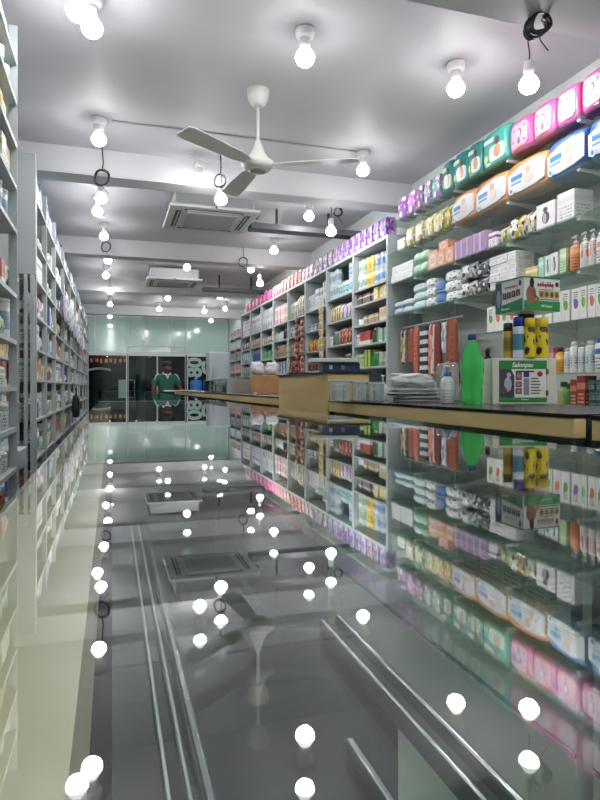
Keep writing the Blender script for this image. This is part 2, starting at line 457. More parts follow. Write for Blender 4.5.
# ------------------------------------------------------------------ ceiling lights
M_EM = emis('lit_globe', (1.0, .985, .97, 1), BULB)
M_SOCK = mat('#e8e8e8', .4)
def lamp_proto(kind):
    r = empty('ceiling_lamp' if kind == 'batten' else 'pendant_lamp')
    if kind == 'batten':
        a = MB().lathe([(.0, .15), (.052, .15), (.055, .135), (.05, .11), (.038, .1), (.0, .1)][::-1], n=20).build('ceiling_rose', M_SOCK, r)
        b = MB().lathe([(.021, .045), (.03, .06), (.03, .1)], n=16).build('socket', M_SOCK, r)
        parts = [a, b]
    else:
        a = MB().tube([(0, 0, .12), (.004, 0, .2), (-.004, .003, .3), (0, 0, .4)], .004).build('cable', mat('#4a4a4e', .5), r)
        b = MB().lathe([(.021, .045), (.03, .07), (.026, .12), (.008, .13)], n=16).build('socket', M_SOCK, r)
        parts = [a, b]
    RB = .052
    prof = [(RB*math.cos(t), RB*math.sin(t)) for t in [(-PI/2)+i*(PI/2-.04)/9 for i in range(10)]]
    c = MB().lathe([(max(x, 0), z) for x, z in prof], n=20).build('bulb_globe', M_EM, r)
    d = MB().lathe([(RB*.998, -.0015), (RB*.995, .0053), (.046, .02), (.034, .038), (.021, .05)], n=20).build('bulb_collar', emis('frosted_collar', (1, .985, .97, 1), 5.0), r)
    kids[r.name] = parts+[c, d]
    return r
protos = {}
def lamp(px, py, z, label, kind='batten', pos=None):
    x, y = pos if pos else at(px, py, z)
    y = min(y, 16.3)
    if kind not in protos: protos[kind] = r = lamp_proto(kind)
    else: r = copy_tree(protos[kind])
    r.location = (x, y, z+CZ)
    if kind == 'pendant':     # cable scaled to reach the ceiling
        for c in r.children:
            if c.name.startswith('cable'):
                top = (H_CEIL - z); c.scale.z = (top-.12)/.28; c.location.z = .12-.12*c.scale.z
    tag(r, label, 'ceiling light' if kind == 'batten' else 'hanging light', 'lit globe bulbs on the ceiling')
    return r
bulbs = [
 (77, 10, 1.8, 'lit bulb in ceiling holder, higher one of the close pair near the tall left shelf', 'batten'),
 (92, 27, 1.8, 'lit bulb in ceiling holder, lower one of the close pair near the tall left shelf', 'batten'),
 (305, 57, 1.8, 'lit bulb in white ceiling rose between the fan and the near beam', 'batten'),
 (456, 88, 1.8, 'lit bulb in ceiling rose above the teal packs, beside the dangling pendant bulb', 'batten'),
 (529, 84, 1.66, 'lit bulb dangling on a short flex above the pink packs', 'pendant'),
 (99, 139, 1.8, 'lit bulb in ceiling holder just in front of the second beam, left side', 'batten'),
 (200, 180, 1.735, 'lit bulb close against the beam face, just past the fan', 'batten'),
 (221, 199, 1.6, 'lit bulb hanging in front of the near air conditioner', 'pendant'),
 (363, 170, 1.8, 'lit bulb in ceiling rose between the fan and the purple packs', 'batten'),
 (309, 216, 1.8, 'lit bulb in ceiling rose by the cable tray, above the tall grey rack', 'batten'),
 (331, 231, 1.55, 'lit bulb on a long flex in front of the cable tray', 'pendant'),
 (101, 198, 1.8, 'lit bulb just behind the second beam at the left', 'batten'),
 (97.5, 211, 1.8, 'second lit bulb behind the second beam at the left', 'batten'),
 (104, 236, 1.8, 'third lit bulb behind the second beam at the left', 'batten'),
 (108, 260, 1.8, 'lit bulb just past the third beam in the left line', 'batten'),
 (106, 275, 1.8, 'lit bulb second past the third beam in the left line', 'batten'),
 (274, 250, 1.8, 'lit bulb above the pink packs, between the two air conditioners', 'batten'),
 (187, 267, 1.8, 'lit bulb straight in front of the far air conditioner', 'batten'),
 (251, 269, 1.8, 'lit bulb past the third beam, paired with a hanging bulb', 'batten'),
 (260, 283, 1.6, 'lit bulb hanging low on a flex above the far pink packs', 'pendant'),
 (168, 298, 1.8, 'lit bulb in the ceiling middle just behind the far air conditioner', 'batten'),
 (220, 297, 1.8, 'lit bulb behind the far air conditioner, rack side', 'batten'),
 (110, 291, 1.72, 'lit bulb hanging before the fourth beam in the left line', 'pendant'),
 (110, 304, 1.8, 'lit bulb well past the fourth beam in the left line', 'batten'),
 (159, 309, 1.8, 'lit bulb before the last beam near the green transom middle', 'batten'),
 (225, 308.5, 1.8, 'lit bulb before the last beam above the fridge', 'batten'),
 (204.5, 311, 1.8, 'lit bulb before the last beam above the lettered pane', 'batten'),
 (211, 320.5, 1.75, 'last lit bulb by the transom on the fridge side', 'pendant'),
 (110, 316, 1.8, 'last lit bulb by the transom in the left line', 'batten'),
]
for b in bulbs: lamp(b[0], b[1], b[2], b[3], b[4])
lamp(0, 0, 1.8, 'lit bulb in ceiling holder above the near end of the counter', pos=(.75, .35))
lamp(0, 0, 1.8, 'lit bulb in ceiling holder above the staff side of the near counter', pos=(2.0, .5))
lamp(0, 0, 1.8, 'lit bulb in ceiling holder at the back of the shop', pos=(.6, -1.5))
lamp(0, 0, 1.8, 'added unseen bulb in ceiling holder behind, above the customer aisle', pos=(-.1, -.4))  # this and the next three: unseen bulbs added to brighten camera-facing surfaces
lamp(0, 0, 1.8, 'added unseen bulb in ceiling holder behind, above the staff counter', pos=(1.3, -.45))
lamp(0, 0, 1.8, 'added unseen bulb in ceiling holder in the back corner by the right wall', pos=(2.1, -1.5))
lamp(0, 0, 1.8, 'added unseen bulb in ceiling holder in the back corner by the left racks', pos=(-.3, -1.6))

# coils of spare cable hanging from the ceiling
def coil(px, py, z, R, label, n=4, top=H_CEIL):
    x, y = at(px, py, z)
    r = empty('cable_coil', (x, y, z+CZ)); tag(r, label, 'cable coil', 'coils of black cable hanging from the ceiling')
    for k in range(n):
        pts = []
        q = random.uniform(-.3, .3); rr = R*random.uniform(.88, 1.06)
        for i in range(20):
            a = 2*PI*i/20
            pts.append((rr*math.cos(a)*ct+.006*math.sin(a+q), -rr*math.cos(a)*st+.01*(k-n/2)+.01*math.sin(2*a+q), rr*1.12*math.sin(a)+.004*math.sin(3*a+k)))
        MB().tube(pts, .0055, 6, closed=True).build('loop', mat('#1d1e22', .4), r)
    MB().tube([(0, 0, R), (.01, 0, R+.06), (0, 0, top-z)], .005, 6).build('flex', mat('#1d1e22', .4), r)
    MB().tube([(.0, 0, -R), (.02, 0, -R-.03), (.05, -.01, -R-.07)], .003, 6).build('loose_end', mat('#3a3a3c', .4), r)
coil(538, 25, 1.69, .047, 'thick coil of black cable hanging near the beam above the pink packs', 6)
coil(102, 178, 1.69, .06, 'thin loop of black cable hanging against the second beam, left side', 2)
coil(220, 181, 1.7, .05, 'loop of black cable hanging above the near air conditioner bulb', 3)
coil(106, 247, 1.74, .06, 'small loop of black cable hanging before the third beam', 2)
coil(243, 262, 1.74, .06, 'dark cable loops above the low hanging far bulb', 2)
coil(338, 212, 1.72, .04, 'bundle of dark cable above the bulb on the long flex', 3)

# ------------------------------------------------------------------ ceiling fan
fx, fy = at(258, 98, 1.9)
fan = empty('ceiling_fan', (fx, fy, CZ)); tag(fan, 'white three bladed ceiling fan hanging before the second beam', 'ceiling fan')
M_FAN = mat('#dcdcd8', .4)
MB().lathe([(.03, 1.84), (.05, 1.86), (.07, 1.9), (.075, H_CEIL)], n=24).build('canopy', M_FAN, fan)
MB().lathe([(.011, 1.5), (.011, 1.86)], n=12).build('down_rod', M_FAN, fan)
MB().lathe([(.0, 1.415), (.055, 1.417), (.085, 1.43), (.108, 1.455), (.104, 1.475), (.07, 1.5), (.045, 1.54), (.028, 1.59), (.018, 1.62)], n=28).build('motor_housing', M_FAN, fan)
MB().lathe([(.0, 1.408), (.05, 1.41), (.056, 1.416)], n=24).build('bottom_cap', mat('#9a9a98', .4), fan)
for k in range(3):
    a = math.radians(-24+120*k)
    b = MB()
    R = Matrix.Rotation(a, 4, 'Z')
    prof = [(.1, .03), (.2, .05), (.4, .062), (.62, .066), (.66, .05)]
    top = [(x, hw) for x, hw in prof]; 
    v1 = [b.bm.verts.new(R @ Vector((x, hw, 1.455+.012))) for x, hw in top]
    v2 = [b.bm.verts.new(R @ Vector((x, -hw, 1.455-.006))) for x, hw in top]
    w1 = [b.bm.verts.new(v.co+Vector((0, 0, .004))) for v in v1]; w2 = [b.bm.verts.new(v.co+Vector((0, 0, .004))) for v in v2]
    n = len(top)
    for i in range(n-1):
        b.bm.faces.new((v1[i], v1[i+1], v2[i+1], v2[i])); b.bm.faces.new((w1[i], w2[i], w2[i+1], w1[i+1]))
        b.bm.faces.new((v1[i], w1[i], w1[i+1], v1[i+1])); b.bm.faces.new((v2[i], v2[i+1], w2[i+1], w2[i]))
    b.bm.faces.new((v1[0], v2[0], w2[0], w1[0])); b.bm.faces.new((v1[-1], w1[-1], w2[-1], v2[-1]))
    b.build('blade', M_FAN, fan)

# ------------------------------------------------------------------ ceiling cassette air conditioners
def ac(px, py, z, label, wd=.88):
    x0, y0 = at(px, py, z)
    r = empty('air_conditioner', (x0+wd/2, y0+wd/2, z+CZ)); tag(r, label, 'air conditioner', 'ceiling cassette air conditioners')
    h = wd/2
    MB().box(-h, h, -h, h, 0, .035, bev=.012).build('panel', mat('#d4d6d8', .4), r)
    g = MB()
    g.box(-h*.58, h*.58, -h*.6, h*.6, -.008, .002)
    gr = g.build('intake_grille', mat('#d0d2d6', .5), r)
    sl = MB()
    for k in range(22): 
        y = -h*.56+k*h*1.12/21; sl.box(-h*.55, h*.55, y-.004, y+.004, -.012, -.008)
    sl.build('grille_slats', mat('#aaadb2', .5), gr)
    for k in range(4):
        R = Matrix.Rotation(k*PI/2, 4, 'Z')
        v = MB(); v.box(-h*.66, h*.66, h*.72, h*.84, -.003, .003, rot=R); vo = v.build('air_vent', mat('#3b3e42', .5), r)
        v = MB(); v.box(-h*.6, h*.6, h*.755, h*.785, -.008, -.003, rot=R); v.build('vent_flap', mat('#c6c8ca', .4), vo)
    MB().box(-h*.86, h*.86, -h*.86, h*.86, .035, min(.19, H_CEIL-z-.01), bev=.004).build('casing', mat('#c4c8ca', .4), r)
    for sx in (-1, 1):
        for sy in (-1, 1):
            MB().tube([(sx*h*.93, sy*h*.6, .03), (sx*h*.93, sy*h*.6, H_CEIL-z)], .005, 6).build('hanger_rod', M_ALU, r)
    MB().tube([(h*.86, 0, .12), (h*1.0, 0, .13), (h*1.06, .02, .1), (h*1.2, .02, .09)], .028, 10).build('pipe', M_DARK, r)
    MB().box(-.008, .008, -h-.02, -h, .005, .02).build('sensor', M_DARK, r)
    return x0+wd, y0+wd/2
ac(170, 205, 1.72, 'white cassette air conditioner slung just behind the second beam')
ac(147, 278, 1.72, 'white cassette air conditioner beyond the third beam, the farther one')
def tray(y, x0, z, label):
    r = empty('cable_tray', ((x0+XR)/2, y, z+CZ)); tag(r, label, 'cable tray', 'cable trays running to the wall')
    L = (XR-x0)/2
    MB().box(-L, L, -.09, .09, 0, .06).build('tray', mat('#55595f', .5), r)
    for x in (-L*.55, L*.35): MB().box(x-.012, x+.012, -.01, .01, .0605, H_CEIL-z).build('hanger', M_DARK, r)
tray(6.35, 1.42, 1.70, 'dark cable tray from the near air conditioner across to the wall')
tray(10.4, 1.5, 1.66, 'dark cable tray from the far air conditioner across to the wall')

# ------------------------------------------------------------------ near glass counter (the camera looks along its top)
GX0, GX1 = -.045, .39
def counter_section(name, y0, y1, label, gmat=M_GTOP, interior=True):
    r = empty(name, ((GX0+GX1)/2, (y0+y1)/2, 0)); tag(r, label, 'counter')
    cx, cy = (GX0+GX1)/2, (y0+y1)/2
    def part(n, x0, x1, a, b, z0, z1, m, par=None, bev=0):
        mb = MB().box(x0-cx, x1-cx, a-cy, b-cy, z0+CZ, z1+CZ, bev=bev)
        return mb.build(n, m, par or r)
    part('glass_top', GX0, GX1, y0, y1-.004, HG-.004, HG, gmat)
    part('edge_strip', GX0, GX1, y1-.004, y1, HG-.004, HG+.0005, M_ALU)
    part('wood_rail', GX0, -.006, y0, y1, HG-.05, HG-.0045, M_WOODX)
    part('front_glass', GX1-.006, GX1, y0, y1, -.62, HG-.009, M_GCASE)
    return r, part
r, part = counter_section('glass_counter', -.7, 2.28, 'long clear glass topped display counter filling the foreground')
part('glass_shelf', .0, .378, -.7, 2.27, -.200, -.197, M_GCASE)
part('shelf_channel', .040, .046, -.7, .86, -.197, -.187, M_CHROME, bev=.002)
part('shelf_channel', .0335, .036, -.7, .86, -.197, -.191, M_ALU, bev=.0008)
part('shelf_channel', .024, .0265, -.7, .86, -.197, -.192, M_ALU, bev=.0008)
part('shelf_rail', .157, .161, -.7, .45, -.197, -.184, M_CHROME, bev=.0015)
part('shelf_rail', .170, .175, -.7, .45, -.197, -.182, M_CHROME, bev=.002)
part('rail_track', .161, .170, -.7, .45, -.197, -.19, mat('#3c4244', .4))
part('shelf_rail', .119, .124, -.7, .30, -.197, -.188, M_CHROME, bev=.0015)
part('storage_box', GX0, .347, .69, .95, -CZ, -.40, M_MATTE)
part('storage_box', GX0, .347, .95, 2.27, -CZ, -.274, M_MATTE)
part('deck', GX0, .347, -.7, .69, -1.0, -.95, M_MATTE)
part('side_panel', GX0-.008, GX0, -.7, 2.28, -CZ, HG-.02, M_STEELD)
part('post', GX1-.02, GX1-.006, 2.25, 2.268, -CZ, HG-.01, M_ALU)
part('base_panel', .352, GX1-.001, -.7, 2.28, -CZ, -.625, mat('#cfd3c8', .5))
M_GFAR = glassy('far_counter_glass', '#c0ccca')
r, part = counter_section('glass_counter', 2.285, 9.4, 'second dark glass counter running on from the first to the salesman', M_GFAR)
part('storage_box', GX0, .36, 2.3, 9.39, -CZ, HG-.03, M_BLACK)
part('base_panel', .362, GX1-.001, 2.3, 9.4, -CZ, -.625, mat('#cfd3c8', .5))
# cross counter in front of the salesman
cc = empty('cross_counter', (.9, 9.75, 0)); tag(cc, 'dark cross counter in front of the salesman in green', 'counter')
MB().box(-1.0, .95, -.28, .25, CZ-.12, CZ-.07).build('top', M_BLACK, cc)
MB().box(-.95, .9, -.22, .2, 0, CZ-.121).build('cabinet', M_DARK, cc)
def sheet(name, x, y, z, wx, wy, h, m, label, cat, rz=0, bev=.001):
    o = MB().box(-wx/2, wx/2, -wy/2, wy/2, 0, h, bev=bev).build(name, m, loc=(x, y, z+CZ), rz=rz)
    return tag(o, label, cat)
p = atd(172, 9.8); sheet('order_book', p[0], 9.65, -.07, .3, .2, .02, M_WHITE, 'white open order book on the counter by the salesman', 'book')
p = atd(188, 9.8); sheet('receipt_book', p[0], 9.65, -.07, .2, .15, .02, M_WHITE, 'small white receipt book on the counter beside the door handle side', 'book')

# ------------------------------------------------------------------ wooden staff counter on the right
WX0, WX1 = .90, 1.38
def staff_counter(y0, y1, label):
    cx, cy = (WX0+WX1)/2, (y0+y1)/2
    r = empty('staff_counter', (cx, cy, 0)); tag(r, label, 'counter')
    def part(n, x0, x1, a, b, z0, z1, m, bev=0, par=None):
        return MB().box(x0-cx, x1-cx, a-cy, b-cy, z0+CZ, z1+CZ, bev=bev).build(n, m, par or r)
    part('black_glass_top', WX0-.002, WX1, y0, y1, -.064, -.056, M_BLACK)
    part('wood_trim', WX0, WX0+.03, y0, y1, -.106, -.0645, M_WOOD, .003)
    part('frame', WX0+.03, WX1, y0, y1, -.085, -.0645, M_DARK)
    part('front_glass', WX0+.012, WX0+.018, y0+.01, y1-.01, -.5, -.107, M_GCASE)
    part('display_shelf', WX0+.03, WX1-.03, y0+.02, y1-.02, -.3, -.292, M_GCASE)
    part('case_floor', WX0+.01, WX1-.02, y0, y1, -.51, -.5, M_WHITE)
    part('back_panel', WX1-.02, WX1, y0, y1, -.5, -.086, M_STEELD)
    part('cabinet', WX0+.005, WX1, y0, y1, -CZ+.1, -.511, mat('#cfd3c8', .5))
    part('kick_strip', WX0+.001, WX0+.005, y0, y1, -.76, -.75, M_DARK)
    part('plinth', WX0+.04, WX1-.02, y0, y1, -CZ, -CZ+.1, M_DARK)
    for y in (y0, y1-.012): part('end_post', WX0+.001, WX0+.02, y, y+.012, -.5, -.107, M_DARK)
    return r
staff_counter(1.0, 2.455, 'black topped display counter with pale wood edge holding the green soda bottle')
staff_counter(-.6, .955, 'black topped display counter with pale wood edge nearest the camera, past the dark gap')
staff_counter(3.29, 9.2, 'long black topped counter with pale wood edge behind the raised desk block')
# raised desk block
db = empty('desk_block', (1.0, 2.87, 0)); tag(db, 'raised pale wood desk block with black top between the two counters', 'desk')
MB().box(-.1, .1, -.4, .405, 0, CZ+.058, bev=.004).build('wood_body', wood('desk_wood', '#e4cc92', '#d8ba7c', 2.5, (1, .8, 6)), db)
MB().box(-.108, .108, -.41, .415, CZ+.0585, CZ+.067).build('black_top', M_BLACK, db)

# ------------------------------------------------------------------ product makers; front towards -y, base at z=0
PC = {}
def rz_of(side): return -PI/2 if side == 'R' else (PI/2 if side == 'L' else side)
def carton(W, Hh, Dp, m): 
    return MB().box(-W/2, W/2, 0, Dp, 0, Hh, bev=min(W, Hh)*.02).build('carton', m)
def bottle(W, Hh, Dp, m, cap='#e8e8e8'):
    r = W/2
    b = MB().lathe([(r*.9, 0), (r, Hh*.02), (r, Hh*.68), (r*.85, Hh*.76), (r*.4, Hh*.82), (r*.4, Hh*.85)], 0, r, n=14, sy=min(1, Dp/W)).build('bottle', m)
    c = MB().lathe([(r*.5, Hh*.83), (r*.5, Hh*.99), (r*.42, Hh)], 0, r, n=12).build('cap', mat(cap, .4), b)
    kids[b.name] = [c]; return b
def tube_(W, Hh, Dp, m, cap='#e8e8e8'):      # oval shampoo bottle with wide flip cap
    r = W/2
    b = MB().lathe([(r*.92, 0), (r, Hh*.03), (r, Hh*.5), (r*.98, Hh*.78), (r*.86, Hh*.85)], 0, r*.85, n=16, sy=.85).build('shampoo_bottle', m)
    c = MB().lathe([(r*.72, Hh*.85), (r*.7, Hh*.98), (r*.6, Hh)], 0, r*.85, n=14, sy=.85).build('flip_cap', mat(cap, .4), b)
    kids[b.name] = [c]; return b
def pump(W, Hh, Dp, m, cap='#e8e8e8'):
    r = W/2; Hb = Hh*.76
    b = MB().lathe([(r*.9, 0), (r, Hb*.03), (r, Hb*.82), (r*.8, Hb*.94), (r*.35, Hb)], 0, r, n=16, sy=.8).build('pump_bottle', m)
    c = MB().lathe([(r*.38, Hb), (r*.38, Hb*1.1), (r*.12, Hb*1.11), (r*.12, Hh*.95), (r*.3, Hh*.955), (r*.3, Hh)], 0, r, n=10)
    c.box(-r*.9, 0, r-r*.12, r+r*.12, Hh*.95, Hh*.99)
    c = c.build('pump_head', mat(cap, .4), b)
    kids[b.name] = [c]; return b
def tin(W, Hh, Dp, m, cap='#d8dcdc'):
    r = W/2
    b = MB().lathe([(r*.98, 0), (r, Hh*.02), (r, Hh*.92)], 0, r, n=16).build('tin', m)
    c = MB().lathe([(r*1.02, Hh*.92), (r*1.02, Hh*.99), (r*.98, Hh)], 0, r, n=16).build('lid', mat(cap, .4), b)
    kids[b.name] = [c]; return b
def pouch(W, Hh, Dp, m, seed=0):
    return MB().puff(W*.9, Dp*.9, Hh*.95, .8, .06, seed, n=6, pinch=.7).build('pouch', m)
def soft(W, Hh, Dp, m, seed=0):
    return MB().puff(W*.96, Dp*.95, Hh, .6, .02, seed, n=6).build('wrapped_pack', m)
def roll(W, Hh, Dp, m):
    return MB().puff(W, Dp, Hh, 1.0, .015, 1, n=5).build('cotton_pack', m)
MAKE = dict(carton=carton, bottle=bottle, tube=tube_, pump=pump, tin=tin, pouch=pouch, soft=soft, roll=roll)
NAMES = dict(carton='carton', bottle='bottle', tube='shampoo bottle', pump='pump bottle', tin='tin', pouch='pouch', soft='wrapped pack', roll='cotton pack')
CATS = dict(carton='box', bottle='bottle', tube='bottle', pump='bottle', tin='tin', pouch='pouch', soft='pack', roll='pack')
LEFTSIDE = {}
def prod(kind, W, Hh, Dp, m, x, y, z, side, label, group=None, cap=None, seed=0, cat=None, jit=0):
    key = (kind, round(W, 3), round(Hh, 3), round(Dp, 3), m.name, cap, seed)
    if key in PC: o = copy_tree(PC[key])
    else:
        a = [W, Hh, Dp, m]
        if cap and kind in ('bottle', 'tube', 'pump', 'tin'): a.append(cap)
        if kind in ('pouch', 'soft'): a.append(seed)
        o = MAKE[kind](*a); PC[key] = o
    if side == 'L' and kind == 'carton': o.name = 'medicine_box'
    o.location = (x, y, z+CZ+.0006); o.rotation_euler = (0, 0, rz_of(side)+random.uniform(-jit, jit))
    tag(o, label, cat or CATS[kind], group)
    return o
ORD = ['first', 'second', 'third', 'fourth', 'fifth', 'sixth', 'seventh', 'eighth', 'ninth', 'tenth', 'eleventh', 'twelfth', 'thirteenth', 'fourteenth', 'fifteenth', 'sixteenth']

# ------------------------------------------------------------------ right wall: long grey steel rack
RF = 2.40
BAYPX = [387, 352.6, 326.5, 304.5, 287.6, 274, 262, 251, 241]
BAY = [4.985+.815*k for k in range(9)]
BAYL = [BAY[-1]+.6*k for k in range(3)]
rack_rows = [
 [.99, .836, .627, .427, .2, -.05], [1.01, .74, .47, .2, -.05], [.97, .71, .45, .2, -.05], [.95, .7, .45, .2, -.05],
 [.95, .7, .45, .2, -.05], [.95, .7, .45, .2, -.05], [.95, .7, .45, .2, -.05], [.95, .7, .45, .2, -.05]]
BN = ['first', 'second', 'third', 'fourth', 'fifth', 'sixth', 'seventh', 'eighth', 'ninth', 'tenth']
def rack_bay(y0, y1, top, rows, label, x0=RF, x1=XR-.01):
    cx, cy = (x0+x1)/2, (y0+y1)/2
    r = empty('rack_bay', (cx, cy, 0)); tag(r, label, 'shelving rack', 'bays of the grey steel rack')
    def part(n, a, b, c, d, e, f, m, bev=0): return MB().box(a-cx, b-cx, c-cy, d-cy, e+CZ, f+CZ, bev=bev).build(n, m, r)
    part('side_panel', x0, x1, y0, y0+.03, -CZ, top, M_STEEL); 
    part('side_panel', x0, x1, y1-.004, y1-.001, -CZ, top, M_STEEL)
    part('back_panel', x1-.01, x1, y0+.03, y1-.004, -CZ, top, mat('#3f5654', .6))
    part('top_panel', x0, x1-.01, y0+.03, y1-.004, top-.03, top, M_STEEL)
    for z in rows: part('shelf', x0+.004, x1-.01, y0+.03, y1-.004, z-.018, z, M_STEEL)
    part('shelf', x0+.004, x1-.01, y0+.03, y1-.004, -.7, -.68, M_STEEL)
    return r
for i in range(8):
    rack_bay(BAY[i], BAY[i+1], 1.395, rack_rows[i], '%s bay of the long grey steel rack, counted from the glass shelves' % BN[i])
for i in range(2):
    rack_bay(BAYL[i], BAYL[i+1], 1.02, [.78, .55, .3, .05], '%s low bay at the fridge end of the grey rack' % BN[i])

rowname = ['top shelf', 'second shelf down', 'third shelf down', 'fourth shelf down', 'fifth shelf down', 'lowest shelf']
